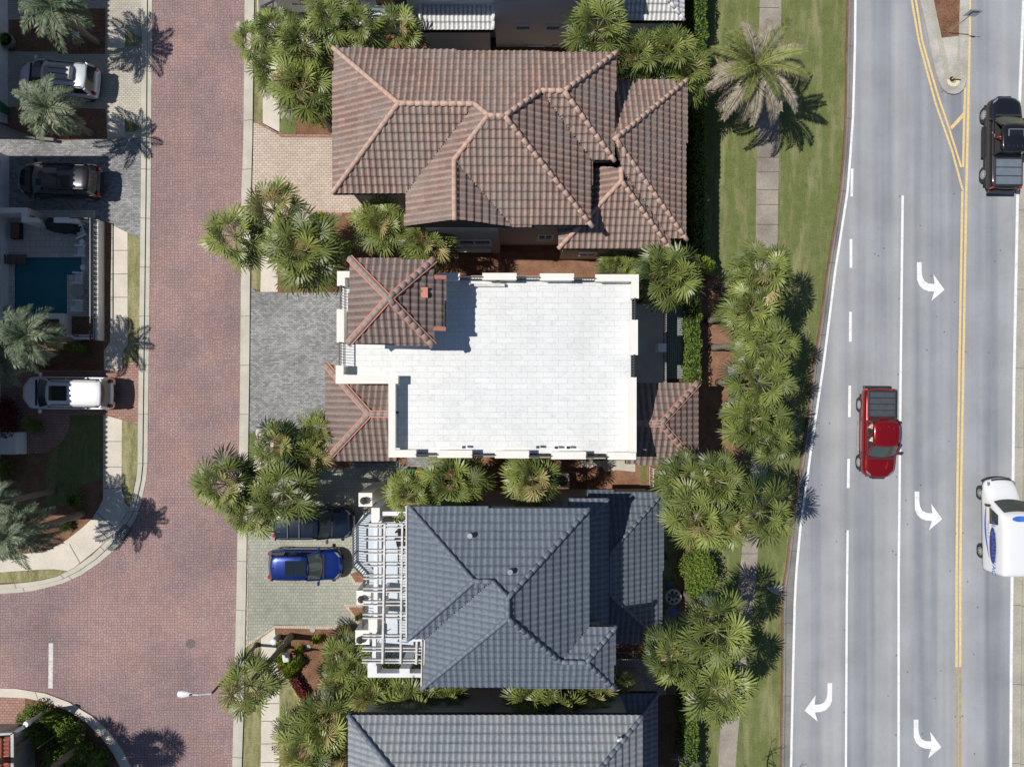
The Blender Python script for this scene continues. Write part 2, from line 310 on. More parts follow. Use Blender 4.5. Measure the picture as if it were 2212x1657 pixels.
mt['blueprint'] = M('blue_decal', (0.03, 0.12, 0.55), (0.05, 0.2, 0.65), 2, 0.4)
mt['navyprint'] = M('navy_decal', (0.02, 0.03, 0.16), (0.06, 0.04, 0.12), 2, 0.4)
mt['sage'] = M('sage_metal', (0.36, 0.40, 0.36), (0.32, 0.36, 0.32), 3, 0.6)
mt['bluecloth'] = M('blue_sling', (0.10, 0.17, 0.27), (0.14, 0.22, 0.33), 3, 0.7)
# ================================================================ GROUND AND ROADS (setting)
def P(pts, z=0): return [tuple(W(u, v, z))[:2] for u, v in pts]
def sheet(name, pts, m, z=0.004, h=None, z0=None):
    b = MB(); b.prism(P(pts), z0 if z0 is not None else z-0.02, z); return tag(b.build(name, mt[m]), kind='structure')
b = MB(); G = 260; px0, px1, py0, py1, pm, pn = W(34, 0).x, W(178, 0).x, W(0, 678).y, W(0, 557).y, W(147, 0).x, W(0, 594).y     # one sheet with the pool cut out
for a in ((-G, px0, -G, G), (px1, G, -G, G), (px0, px1, py1, G), (px0, px1, -G, py0), (pm, px1, py0, pn)): b.face([(a[0], a[2], 0), (a[1], a[2], 0), (a[1], a[3], 0), (a[0], a[3], 0)])
tag(b.build('ground', mt['mulch']), kind='structure')
# red paver street
Lc = [(329, -90), (329, 0), (326, 414), (321, 829), (320, 915), (319, 1003), (316, 1035), (312, 1054), (304, 1090), (295, 1116), (271, 1156), (248, 1187), (215, 1215), (177, 1241), (140, 1258), (105, 1268), (70, 1276), (37, 1280), (0, 1282), (-160, 1284)]
Li = [(309, -90), (309, 0), (306, 414), (301, 829), (300, 915), (299, 1004), (296, 1035), (291, 1060), (281, 1097), (273, 1113), (262, 1128), (232, 1168), (200, 1199), (165, 1224), (125, 1245), (94, 1252), (62, 1257), (30, 1260), (0, 1262), (-160, 1264)]
Bo = [(-160, 1485), (0, 1485), (37, 1486), (100, 1496), (150, 1515), (200, 1545), (237, 1580), (265, 1618), (285, 1657), (300, 1720), (305, 1800)]
Bi = [(-160, 1504), (0, 1504), (57, 1506), (100, 1514), (150, 1534), (190, 1560), (222, 1592), (247, 1627), (263, 1657), (276, 1720), (281, 1800)]
Ro = [(530, -90), (529, 0), (526, 310), (522, 414), (519, 829), (512, 1243), (505, 1543), (502, 1657), (500, 1800)]
Ri = [(551, -90), (550, 0), (546, 310), (543, 414), (539, 829), (533, 1243), (527, 1543), (523, 1657), (520, 1800)]
sheet('street', Lc+Bo+Ro[::-1], 'redpav', 0.006)
def band(name, A, B, m, z, jw=None, js=(3.1,)):
    b = MB(); a = P(A); c = P(B)
    for i in range(len(A)-1):
        b.face([(*a[i], z), (*a[i+1], z), (*c[i+1], z), (*c[i], z)]); b.face([(*a[i], 0), (*a[i+1], 0), (*a[i+1], z), (*a[i], z)]); b.face([(*c[i], 0), (*c[i+1], 0), (*c[i+1], z), (*c[i], z)])
    o = tag(b.build(name, mt[m]), kind='structure'); j = MB(); acc = 1.0
    for i in range(len(A)-1):
        L = (Vector(a[i+1])-Vector(a[i])).length
        while acc < L:
            t = acc/L; p = Vector(a[i]).lerp(Vector(a[i+1]), t); q = Vector(c[i]).lerp(Vector(c[i+1]), t)
            if (p-q).length > 0.05: j.bar((*p, z+0.003), (*q, z+0.003), 0.03, 0.006)
            acc += js[0]
        acc -= L
    if j.f: tag(j.build('kerb_joint', mt['joint']), kind='structure')
    return o
def mid(A, B, t): return [(a[0]*(1-t)+b[0]*t, a[1]*(1-t)+b[1]*t) for a, b in zip(A, B)]
band('kerb', Lc, mid(Lc, Li, .5), 'conc', 0.03); band('kerb', mid(Lc, Li, .5), Li, 'conc', 0.10)
band('kerb', mid(Lc, Li, .46), mid(Lc, Li, .54), 'gutter', 0.035, js=(1e9,))
band('kerb', Bo, Bi, 'walk', 0.10, js=(6.0,))
band('kerb', Ro, mid(Ro, Ri, .5), 'conc', 0.03); band('kerb', mid(Ro, Ri, .5), Ri, 'conc', 0.10)
band('kerb', mid(Ro, Ri, .46), mid(Ro, Ri, .56), 'gutter', 0.034, js=(1e9,))
# verges and walks, right of the street
def S_(name, pts, m, z=0.012): return sheet(name, pts, m, z)
S_('grass_verge', [(550, -20), (568, -20), (568, 270), (547, 268)], 'drygrass'); S_('footpath', [(568, 150), (604, 150), (604, 287), (600, 287), (568, 268)], 'walk', 0.03)
S_('grass_verge', [(604, 228), (640, 228), (640, 291), (604, 289)], 'grass')
S_('footpath', [(556, 0), (610, 0), (598, 150), (556, 150)], 'walk', 0.02)
S_('driveway', [(546, 266), (553, 266), (610, 298), (720, 299), (860, 299), (860, 459), (738, 460), (640, 458), (600, 470), (545, 462)], 'beige', 0.02)
for q in ([(553, 266), (610, 298), (720, 299), (720, 292), (613, 291), (557, 261)], [(640, 458), (740, 460), (740, 467), (640, 465)]): S_('paving_border', q, 'salmon', 0.03)
S_('grass_verge', [(543, 466), (566, 466), (566, 628), (541, 622)], 'drygrass'); S_('footpath', [(566, 440), (600, 440), (600, 631), (563, 631)], 'walk', 0.03)
S_('grass_verge', [(640, 466), (735, 466), (735, 482), (640, 482)], 'grass')
S_('driveway', [(540, 614), (553, 631), (600, 632), (770, 632), (770, 930), (553, 930), (535, 942)], 'greypav', 0.02)
S_('grass_verge', [(535, 943), (553, 930), (553, 1000), (534, 1050)], 'grass'); S_('footpath', [(553, 927), (592, 927), (590, 1010), (545, 1050)], 'walk', 0.03)
S_('driveway', [(533, 1050), (560, 1012), (900, 1008), (900, 1110), (790, 1300), (773, 1345), (728, 1352), (594, 1349), (531, 1392)], 'green', 0.02)
for q in ([(531, 1398), (594, 1356), (728, 1359), (728, 1352), (594, 1350), (531, 1391)], [(752, 1243), (764, 1263), (785, 1263), (785, 1257), (768, 1257), (757, 1240)],
          [(744, 1308), (776, 1352), (782, 1350), (753, 1311), (785, 1311), (785, 1305), (743, 1305)], [(531, 1050), (538, 1050), (536, 1388), (529, 1392)]): S_('paving_border', q, 'border', 0.035)
S_('planting_bed', [(757, 1240), (768, 1257), (790, 1257), (790, 1225)], 'straw', 0.03); S_('planting_bed', [(752, 1311), (785, 1311), (785, 1345), (776, 1350)], 'straw', 0.03)
S_('footpath', [(564, 1378), (594, 1357), (600, 1440), (604, 1457), (604, 1800), (562, 1800), (565, 1500)], 'walk', 0.03)
S_('grass_verge', [(529, 1400), (563, 1378), (565, 1500), (562, 1800), (522, 1800)], 'drygrass')
S_('lawn', [(604, 1455), (625, 1455), (655, 1530), (650, 1560), (602, 1590)], 'drygrass', 0.02)
for v in (1458, 1518, 1556, 1605, 1645): S_('path_joint', [(565, v), (603, v), (603, v+1.3), (565, v+1.3)], 'joint', 0.036)
S_('driveway', [(557, -40), (606, -40), (606, 26), (600, 38), (559, 37)], 'gutter', 0.03); S_('driveway', [(600, -40), (812, -40), (812, 70), (790, 104), (560, 104), (560, 40), (606, 36)], 'lightpav', 0.024)
S_('grass_verge', [(585, 430), (640, 440), (640, 458), (600, 470)], 'grass', 0.01)
S_('garden_gravel', [(950, 545), (1520, 545), (1520, 610), (950, 610)], 'straw', 0.01); S_('garden_gravel', [(850, 985), (1440, 985), (1440, 1068), (850, 1068)], 'straw', 0.01)
S_('garden_path', [(880, 985), (956, 985), (950, 1020), (880, 1022)], 'greypav', 0.02); S_('garden_path', [(1255, 995), (1372, 995), (1372, 1019), (1330, 1015), (1308, 1020), (1300, 1008), (1255, 1010)], 'conc', 0.03)
S_('grass_patch', [(1380, 1003), (1396, 1003), (1396, 1046), (1386, 1046)], 'hedgegrass' if 'hedgegrass' in mt else 'grass', 0.02)
S_('garden_path', [(760, 1000), (870, 1000), (870, 1040), (760, 1045)], 'greypav', 0.018)
S_('patio', [(1326, 1424), (1440, 1424), (1440, 1500), (1326, 1500)], 'beige', 0.02)
# left side
S_('driveway', [(-60, -60), (309, -60), (308, 130), (308, 300), (-60, 300)], 'lightpav', 0.012)
S_('driveway', [(-60, 290), (60, 303), (308, 300), (306, 414), (304, 524), (276, 503), (242, 487), (205, 470), (-60, 470)], 'greypav', 0.016)
S_('planting_bed', [(20, 44), (124, 44), (124, 112), (20, 112)], 'mulch', 0.03); S_('planting_bed', [(126, 20), (228, 20), (228, 117), (126, 117)], 'mulch', 0.03)
S_('planting_bed', [(-60, 255), (30, 232), (228, 236), (232, 300), (120, 305), (60, 298), (0, 272), (-60, 262)], 'straw', 0.03)
S_('grass_verge', [(270, 64), (307, 82), (307, 98), (270, 104)], 'drygrass', 0.02); S_('grass_verge', [(270, 255), (306, 277), (290, 286), (270, 286)], 'drygrass', 0.02)
S_('footpath', [(233, 60), (270, 62), (270, 104), (233, 108)], 'walk', 0.018); S_('footpath', [(233, 252), (270, 252), (270, 296), (233, 298)], 'walk', 0.02)
S_('footpath', [(242, 487), (276, 503), (276, 745), (266, 758), (264, 800), (225, 800), (225, 760), (238, 738), (240, 600)], 'walk', 0.03)
for v in (541, 592, 642, 692): S_('path_joint', [(240, v), (276, v), (276, v+1.2), (240, v+1.2)], 'joint', 0.036)
S_('grass_verge', [(276, 503), (304, 515), (301, 776), (268, 788), (266, 758), (276, 745)], 'drygrass', 0.02)
S_('driveway', [(-60, 798), (264, 800), (268, 789), (301, 776), (300, 919), (264, 907), (237, 896), (152, 896), (150, 925), (135, 955), (105, 978), (58, 980), (-60, 980)], 'salmon', 0.018)
S_('lawn', [(153, 896), (224, 896), (223, 1036), (180, 1045), (160, 1070), (150, 1090), (100, 1095), (100, 985), (135, 956), (150, 927)], 'grass', 0.014)
S_('footpath', [(224, 896), (264, 907), (263, 1057), (270, 1085), (281, 1098), (262, 1126), (232, 1166), (205, 1190), (163, 1224), (146, 1233), (117, 1229), (84, 1230), (42, 1233), (-60, 1240), (-60, 1195), (0, 1198), (94, 1193), (125, 1178), (146, 1165), (178, 1140), (200, 1120), (215, 1095), (223, 1078)], 'walk', 0.03)
for v in (953, 1008, 1054): S_('path_joint', [(224, v), (264, v), (264, v+1.2), (224, v+1.2)], 'joint', 0.036)
for q in ([(209, 1108), (250, 1143), (251, 1142), (210, 1107)], [(150, 1175), (173, 1216), (174, 1215), (151, 1174)], [(205, 1135), (232, 1162), (233, 1161), (206, 1134)]): S_('path_joint', q, 'joint', 0.036)
S_('grass_verge', [(264, 907), (299, 919), (298, 1004), (281, 1097), (270, 1080), (263, 1055)], 'drygrass', 0.02)
S_('grass_verge', [(-60, 1238), (42, 1234), (84, 1230), (117, 1230), (146, 1234), (125, 1245), (62, 1256), (-60, 1261)], 'drygrass', 0.034)
S_('driveway', [(-60, 1505), (56, 1507), (53, 1600), (-60, 1600)], 'salmon', 0.02)
# stop bar and manhole
S_('stop_bar', [(105.5, 1389), (115, 1389), (114, 1486), (104.5, 1486)], 'oldwhite', 0.012)
b = MB(); c = W(411.5, 1390); b.lathe((c.x, c.y, 0), [(0.30, 0), (0.30, 0.02), (0.25, 0.022), (0.24, 0.014), (0.05, 0.016)], 24)
for i in range(-3, 4): b.box(c.x-0.18, c.x+0.18, c.y+i*0.06-0.012, c.y+i*0.06+0.012, 0.014, 0.024)
tag(b.build('manhole_cover', mt['iron']), 'round iron manhole cover set in the red paver street', 'manhole cover')
c = W(268, 1149); g0 = empty('storm_drain', c, R(52), 'black slotted storm drain inlet in the curved kerb', 'storm drain')
b = MB(); b.box(-.45, .45, -.28, .28, 0.08, 0.112); b.build('frame', mt['joint'], g0)
b = MB()
for i in range(9): b.box(-.40+i*.1-.02, -.40+i*.1+.02, -.25, .25, 0.112, 0.135)
b.build('grate', mt['steel'], g0)
# highway: lawn, kerbs, asphalt
GL = [(1829, -90), (1829, 0), (1826, 100), (1824, 250), (1819, 337), (1812, 414), (1784, 589), (1769, 702), (1755, 789), (1744, 891), (1731, 979), (1721, 1041), (1706, 1141), (1696, 1229), (1690, 1262), (1688, 1303), (1687, 1468), (1684, 1657), (1682, 1800)]
WL = [(1846, -90), (1845, 0), (1844, 100), (1840, 250), (1834, 337), (1828, 414), (1801, 589), (1787, 702), (1776, 789), (1761, 891), (1748, 979), (1740, 1041), (1726, 1141), (1718, 1229), (1716, 1262), (1714, 1303), (1710, 1468), (1706, 1657), (1703, 1800)]
WR = [(2213, -90), (2209, 0), (2205, 100), (2201, 200), (2198, 300), (2196, 414), (2192, 620), (2188, 829), (2186, 1040), (2184, 1243), (2182, 1450), (2181, 1657), (2180, 1800)]
sheet('lawn', [(1508, -90), (1829, -90)]+GL[1:]+[(1480, 1800), (1480, 1240), (1545, 1100), (1556, 600), (1508, 590)], 'grass', 0.006)
sheet('asphalt_road', WL+WR[::-1], 'asphalt', 0.008)
off = lambda A, d: [(u+d, v) for u, v in A]
band('kerb', GL, off(GL, 3.5), 'rust', 0.12, js=(1e9,)); band('kerb', off(GL, 3.5), off(GL, 8), 'gutter', 0.13, js=(4.6,))
band('gutter', off(GL, 8), WL, 'gutter', 0.02, js=(4.6,))
band('gutter', off(WR, 4), off(WR, 22), 'rgutter', 0.03, js=(5,)); band('kerb', off(WR, 22), off(WR, 32), 'rgutter', 0.14, js=(5,))
sheet('lawn', off(WR, 32)+[(2400, 1800), (2400, -90)], 'drygrass', 0.01)
band('edge_line', WL, off(WL, 5), 'white', 0.024, js=(1e9,)); band('edge_line', off(WR, -1), off(WR, 4.5), 'white', 0.036, js=(1e9,))
def line(A, w, m, z=0.016, name='lane_line'):
    b = MB(); a = P([(u-w/2, v) for u, v in A]); c = P([(u+w/2, v) for u, v in A])
    for i in range(len(A)-1): b.face([(*a[i], z), (*a[i+1], z), (*c[i+1], z), (*c[i], z)][::-1])
    tag(b.build(name, mt[m]), kind='structure')
line([(1840.5, 365), (1839.5, 425)], 5.5, 'white'); line([(1838, 517), (1838, 579)], 5.8, 'white'); line([(1837, 674), (1836.5, 738)], 5.8, 'white')
line([(1835.5, 833), (1834.5, 901)], 5.8, 'white'); line([(1833, 991), (1832, 1054)], 5.8, 'white'); line([(1831, 1145), (1829, 1300), (1827, 1657), (1826, 1800)], 4.9, 'white')
line([(1949.7, 423), (1946.5, 700), (1945, 829), (1942.5, 1100), (1941, 1243), (1941, 1800)], 5.2, 'white')
line([(2078.5, 414), (2075, 620), (2071.5, 829), (2068, 1040), (2066, 1243), (2066, 1440)], 5, 'yellow'); line([(2066, 1440), (2067, 1700)], 5, 'oldyellow')
line([(2095, -60), (2094.5, 60), (2091.5, 225), (2087, 414), (2083.5, 620), (2080, 829), (2076, 1040), (2074, 1243), (2074, 1440)], 5, 'yellow'); line([(2074, 1440), (2074, 1700)], 5, 'oldyellow')
line([(1959, -60), (1969, 0), (1984, 87), (2004, 162), (2021, 225), (2056, 325), (2079.5, 412)], 4.5, 'yellow'); line([(1968, -60), (1978, 0), (1991.5, 87), (2009, 150), (2029, 217), (2049, 275), (2076, 362)], 4.5, 'yellow')
line([(2084.5, 190), (2082, 270), (2080, 362)], 4.5, 'yellow')
b = MB(); z = 0.018; b.face([(*p, z) for p in P([(2081, 243), (2083, 252), (2056, 281), (2052, 275)])][::-1]); tag(b.build('lane_line', mt['yellow']), kind='structure')
AR = [(1285, 612), (1325, 612), (1325, 690), (1332, 740), (1352, 778), (1385, 796), (1438, 800), (1428, 718), (1523, 850), (1410, 945), (1435, 865), (1385, 862), (1340, 845), (1306, 810), (1287, 765)]
for i, (tu, tv, s, m) in enumerate([(2040, 626.5, 1, 'white'), (2035, 1121, 1, 'white'), (2033, 1613, 1, 'white'), (1738, 1534, -1, 'white')]):
    b = MB(); b.prism(P([(tu+s*(x-1523)/4, tv+(y-850)/4) for x, y in AR]), 0.01, 0.018); tag(b.build('turn_arrow', mt[m]), kind='structure')
STUD = ['reflective stud at the top end of the solid centre-left white line', 'reflective stud beside the upper turn arrow, on the white line', 'reflective stud on the white line just above the red pickup', 'reflective stud on the white line just below the red pickup bonnet',
        'reflective stud on the white line below the middle turn arrow', 'reflective stud at the top end of the outer solid white line', 'second reflective stud down the outer solid white line', 'third reflective stud down the outer white line, above the left turn arrow',
        'reflective stud left of the yellow lines, right of the upper arrow', 'reflective stud right of the yellow lines, level with the upper arrow', 'reflective stud left of the yellow lines beside the white van', 'reflective stud right of the yellow lines beside the white van',
        'reflective stud left of the worn yellow lines near the bottom', 'reflective stud right of the worn yellow lines near the bottom', 'dark reflective stud on the inner white line above the lowest arrow', 'dark reflective stud on the inner white line beside the lowest arrow']
for i, (u, v) in enumerate([(1943, 424), (1942, 646), (1940, 809), (1936, 1030), (1935, 1198), (1826, 1148), (1824, 1360), (1823, 1538), (2067, 760), (2085, 760), (2064, 1152), (2080, 1151), (2063, 1547), (2079, 1546), (1936, 1415), (1935, 1587)]):
    c = W(u, v); b = MB(); b.box(c.x-.05, c.x+.05, c.y-.06, c.y+.06, 0.005, 0.03)
    tag(b.build('road_stud', mt['lamp'], bevel=0.01), STUD[i], 'road stud', 'reflective studs along the lane lines')
# median island
MI = [(1979, -60), (1984, 0), (1996, 50), (2014, 137), (2024, 175), (2034, 195), (2046, 204), (2056, 206), (2068, 204), (2078, 196), (2084, 180), (2088, 150), (2091, 0), (2092, -60)]
sheet('median_island', MI, 'curb', 0.15, z0=0); sheet('median_bed', [(2002, -60), (2013, 0), (2031, 85), (2068, 81), (2070, 0), (2070, -60)], 'mulch', 0.16)
IN = [(2000, -60), (2007, 0), (2024, 100), (2037, 165), (2044, 182), (2056, 188), (2068, 182), (2071, 160), (2072, 0), (2072, -60)]
sheet('median_paving', IN, 'rgutter', 0.156)
sheet('median_paving', [(2033, 86), (2066, 82), (2064, 160), (2056, 168), (2048, 160)], 'curb', 0.160)
c = W(2056, 176); b = MB()
for i in range(14):
    a0, a1 = [math.pi*(1.0+j/14*1.0) for j in (i, i+1)]; a0 -= .1; a1 -= .1
    b.face([(c.x+r*math.cos(a), c.y+r*math.sin(a), .166) for r, a in ((.2, a0), (.42, a0), (.42, a1), (.2, a1))])
tag(b.build('nose_marking', mt['cream']), kind='structure')
# right-hand footpath and mulch bed, inlet
S_('footpath', [(1641, -60), (1688, -60), (1688, 0), (1683, 325), (1679, 527), (1675, 640), (1660, 1004), (1640, 1140), (1637, 1200), (1630, 1290), (1612, 1420), (1597, 1555), (1588, 1657), (1580, 1800), (1545, 1800), (1551, 1657), (1557, 1553), (1572, 1420), (1588, 1300), (1602, 1200), (1606, 1140), (1622, 1004), (1630, 640), (1632, 527), (1635, 300), (1641, 0)], 'oldwalk', 0.02)
for v in (17, 304, 340, 371, 410, 442, 485, 1195, 1262, 1510, 1555): S_('path_joint', [(1636 if v < 600 else 1598-(v-1195)*.13, v), (1683 if v < 600 else 1636-(v-1195)*.13, v), (1683 if v < 600 else 1636-(v-1195)*.13, v+1.3), (1636 if v < 600 else 1598-(v-1195)*.13, v+1.3)], 'joint', 0.026)
S_('planting_bed', [(1530, 605), (1545, 600), (1575, 625), (1640, 660), (1660, 800), (1640, 960), (1600, 1010), (1560, 1010), (1500, 1000), (1500, 640)], 'straw', 0.014)
S_('planting_bed', [(1465, 1170), (1490, 1170), (1485, 1560), (1462, 1560)], 'straw', 0.014)
S_('drain_apron', [(1655, 1268), (1690, 1262), (1688, 1302), (1684, 1286), (1668, 1280)], 'rgutter', 0.05)
# ================================================================ ROOFS
DIRS = {'N': (0, 1), 'S': (0, -1), 'E': (1, 0), 'W': (-1, 0)}
import numpy as np
PX = np.array([0, .07, .16, .26, .36, .46, .55, .62, .81]); RY = np.array([0, .25, .5, .75, .995])
def tile_skin(pts, ref, d, z, s, wt, Lc, amp, step):
    """ribbed tile surface over a plan polygon of a roof plane rising along d from the eave line through ref"""
    e = (d[1], -d[0])                                   # eave direction
    cx = [(p[0]-ref[0])*e[0]+(p[1]-ref[1])*e[1] for p in pts]; cy = [(p[0]-ref[0])*d[0]+(p[1]-ref[1])*d[1] for p in pts]
    ii = np.arange(math.floor(min(cx)/wt)-1, math.floor(max(cx)/wt)+2); jj = np.arange(math.floor(min(cy)/Lc), math.floor(max(cy)/Lc)+1)
    X = (ii[:, None]+PX[None]).ravel(); fx = np.tile(PX, len(ii)); Yr = (jj[:, None]+RY[None]).ravel(); fy = np.tile(RY, len(jj))
    x = (X*wt)[None, :]; y = (Yr*Lc)[:, None]
    hgt = np.where(fx < .62, amp*np.sin(math.pi*fx/.62), -.004)[None, :]; zz = z+s*y+step*(1-fy)[:, None]+hgt
    co = np.stack([ref[0]+e[0]*x+d[0]*y, ref[1]+e[1]*x+d[1]*y, zz*np.ones_like(x*y)], -1)
    mx = ((x[:, :-1]+x[:, 1:])/2)*np.ones((len(Yr)-1, 1)); my = ((y[:-1]+y[1:])/2)*np.ones((1, len(X)-1))
    ins = np.zeros(mx.shape, bool); n = len(pts)
    for k in range(n):
        x0, y0, x1, y1 = cx[k], cy[k], cx[(k+1) % n], cy[(k+1) % n]
        if abs(y1-y0) < 1e-9: continue
        c = ((y0 > my) != (y1 > my)) & (mx < (x1-x0)*(my-y0)/(y1-y0)+x0); ins ^= c
    W_ = len(X); idx = (np.arange(len(Yr)-1)[:, None]*W_+np.arange(W_-1)[None, :]); q = idx[ins]
    fcs = np.stack([q, q+1, q+1+W_, q+W_], -1); r_i, c_i = np.nonzero(ins)
    riser = (r_i % 5 == 4); tone = np.stack([ii[c_i//9]+.5, jj[np.minimum(r_i//5, len(jj)-1)]+.5+101*(abs(d[0]) > .5)], -1)
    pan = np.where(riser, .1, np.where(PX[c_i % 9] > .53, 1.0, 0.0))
    return co.reshape(-1, 3), fcs, tone, pan, ~riser
def join_meshes(name, ms, mat_, parent):
    V_, F_, T_, P_, S_ = [], [], [], [], []; n = 0
    for co, f, t, p, sm in ms: used, inv = np.unique(f.ravel(), return_inverse=True); V_.append(co[used]); F_.append(inv.reshape(-1, 4)+n); n += len(used); T_.append(t); P_.append(p); S_.append(sm)
    V_ = np.concatenate(V_); F_ = np.concatenate(F_); T_ = np.concatenate(T_); P_ = np.concatenate(P_); S_ = np.concatenate(S_)
    me = bpy.data.meshes.new(name); me.from_pydata(V_.tolist(), [], F_.tolist())
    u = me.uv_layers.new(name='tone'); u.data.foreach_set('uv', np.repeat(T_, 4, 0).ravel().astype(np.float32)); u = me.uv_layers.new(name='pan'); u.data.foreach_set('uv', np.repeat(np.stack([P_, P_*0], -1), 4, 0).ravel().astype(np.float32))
    me.polygons.foreach_set('use_smooth', S_.tolist()); me.materials.append(mat_); me.update()
    o = bpy.data.objects.new(name, me); COL.objects.link(o); o.parent = parent; return o
def plane_pt(px, ref, d, z, s):
    ax, ay = (px[0]-1106)/F, (828.5-px[1])/F
    t = (H-z+s*(ref[0]*d[0]+ref[1]*d[1]))/(1+s*(ax*d[0]+ay*d[1]))
    return Vector((ax*t, ay*t, H-t))
def roof(parent, V, faces, z, mtl, cap, caps, s=0.55, wt=0.32, Lc=0.38, amp=0.075, step=0.05, capr=0.13, mortar=None, name='roof', capstep=0.42):
    """V: vertex pixels; faces: (rise direction, eave reference vertex, vertex names)"""
    acc = {}; pol = []
    for dn, rn, names in faces:
        d = DIRS[dn]; ref = W(*V[rn], z)
        pts = [plane_pt(V[n], ref, d, z, s) for n in names]; pol.append((d, ref, pts, names))
        for n, p in zip(names, pts): acc.setdefault(n, []).append(p)
    av = {n: sum(ps, Vector())/len(ps) for n, ps in acc.items()}
    skins = []; deck = MB()
    for d, ref, pts, names in pol:
        tris = tessellate_polygon([[Vector((p.x, p.y, 0)) for p in pts]])
        skins.append(tile_skin([(p.x, p.y) for p in pts], (ref.x, ref.y), d, z, s, wt, Lc, amp, step))
        for t in tris:
            q = [av[names[i]]+Vector((0, 0, -0.2)) for i in t]
            if (q[1]-q[0]).cross(q[2]-q[0]).z < 0: q = q[::-1]
            deck.face(q); deck.face([(p.x, p.y, z-0.3) for p in q][::-1])
            for a in range(3): deck.face([(q[a].x, q[a].y, z-.3), (q[(a+1) % 3].x, q[(a+1) % 3].y, z-.3), q[(a+1) % 3], q[a]])
    r = join_meshes(name, skins, mt[mtl], parent)
    deck.build('roof_deck', mt['under'], r)
    cb = MB(); mo = MB()
    for a, b_ in caps:
        p, q = av[a].copy(), av[b_].copy(); p.z += .06; q.z += .06
        n = max(1, round((q-p).length/capstep))
        for i in range(n):
            u0 = p.lerp(q, i/n); u1 = p.lerp(q, (i+1)/n+0.02)
            rr = [capr*0.98, capr*1.01] if p.z > q.z else [capr*1.01, capr*.98]
            cb.tube([u0, u1], rr, 10, 0, (random.random()*40, 3.3))
        if mortar: mo.bar(p+Vector((0, 0, -.03)), q+Vector((0, 0, -.03)), capr*2.75, 0.10)
    if caps: cb.build('ridge_tiles', mt[cap], r, smooth=True)
    if mortar and mo.f: mo.build('ridge_mortar', mt['mortar'], r)
    return r, av
def rbox(b, u0, v0, u1, v1, zt, z0, z1, inset=0.0, m=0):
    """box whose plan is the pixel rectangle read at height zt, inset by metres"""
    p = W(u0, v1, zt); q = W(u1, v0, zt); b.box(p.x+inset, q.x-inset, p.y+inset, q.y-inset, z0, z1, m)
def window(parent, x, y, z0, z1, w, axis='y', sgn=-1, muntin=1, frame='whitepaint'):
    """window on a wall facing -y (axis y) or +x (axis x)"""
    f = MB(); pn = MB()
    def bx(bb, a0, a1, c0, c1, o0, o1):
        if axis == 'y': bb.box(x+a0, x+a1, min(y+sgn*o0, y+sgn*o1), max(y+sgn*o0, y+sgn*o1), c0, c1)
        else: bb.box(min(x+sgn*o0, x+sgn*o1), max(x+sgn*o0, x+sgn*o1), y+a0, y+a1, c0, c1)
    t = 0.09
    bx(f, -w/2-t, w/2+t, z1, z1+t, 0, .07); bx(f, -w/2-t, w/2+t, z0-t, z0, 0, .10); bx(f, -w/2-t, -w/2, z0, z1, 0, .07); bx(f, w/2, w/2+t, z0, z1, 0, .07)
    for i in range(1, muntin+1):
        c = -w/2+w*i/(muntin+1); bx(f, c-.03, c+.03, z0, z1, 0, .05)
    o = f.build('window', mt[frame], parent); bx(pn, -w/2, w/2, z0, z1, 0.0, .02); pn.build('pane', mt['pane'], o); return o
def railing(parent, pts, h=0.95, step=0.13, mat_='black', name='railing', th=0.03):
    b = MB()
    for p, q in zip(pts, pts[1:]):
        p = Vector(p); q = Vector(q); L = (q-p).length; up = Vector((0, 0, 1))
        b.bar(p+up*h, q+up*h, th*1.7, th*1.2); b.bar(p+up*.1, q+up*.1, th, th)
        n = max(1, int(L/step))
        for i in range(n+1):
            c = p.lerp(q, i/n); b.bar(c, c+up*h, th*.75 if i % 10 else th*1.6, th*.75 if i % 10 else th*1.6, up=Vector((1, 0, 0)))
    return b.build(name, mt[mat_], parent)
# ================================================================ HOUSE with terracotta roof
h1 = empty('house', W(1100, 300), 0, 'large house with a weathered terracotta tile hip roof at the top centre', 'house')
def at(o): 
    return o
class Root:                                   # children are modelled in world space: undo the root's offset
    pass
def fix(root):
    def rec(o):
        for c in o.children:
            if o is root: c.location = c.location - root.location
    rec(root)
V1 = dict(a=(720, 105), b=(718, 419), c=(1331, 115), d=(861, 225), e=(1025, 226), f=(1055, 251), g=(1090, 252), h=(1168, 197), i=(1218, 198), j=(1326, 347), k=(1280, 349),
          l=(1277, 487), m=(981, 347), n=(982, 474), o=(873, 489), p=(878, 417), q=(1105, 490))
F1 = [('E', 'b', 'abd'), ('S', 'a', 'acihgfed'), ('N', 'b', 'bdep'), ('W', 'c', 'cij'), ('N', 'j', 'hijk'), ('W', 'l', 'ghkl'), ('N', 'l', 'fglqm'), ('E', 'o', 'efmnop'), ('W', 'q', 'mnq')]
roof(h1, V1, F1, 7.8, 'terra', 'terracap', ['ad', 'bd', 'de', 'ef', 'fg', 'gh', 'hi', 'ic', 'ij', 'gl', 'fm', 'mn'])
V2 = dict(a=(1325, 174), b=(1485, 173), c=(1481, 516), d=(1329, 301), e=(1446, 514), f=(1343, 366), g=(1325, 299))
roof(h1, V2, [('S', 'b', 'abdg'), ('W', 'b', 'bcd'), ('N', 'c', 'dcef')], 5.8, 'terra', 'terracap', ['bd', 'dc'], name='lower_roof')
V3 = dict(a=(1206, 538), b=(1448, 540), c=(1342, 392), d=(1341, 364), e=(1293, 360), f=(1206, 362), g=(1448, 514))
roof(h1, V3, [('N', 'a', 'abc'), ('W', 'b', 'bgdc'), ('E', 'a', 'acdef')], 5.8, 'terra', 'terracap', ['ac', 'bc', 'cd'], name='lower_roof')
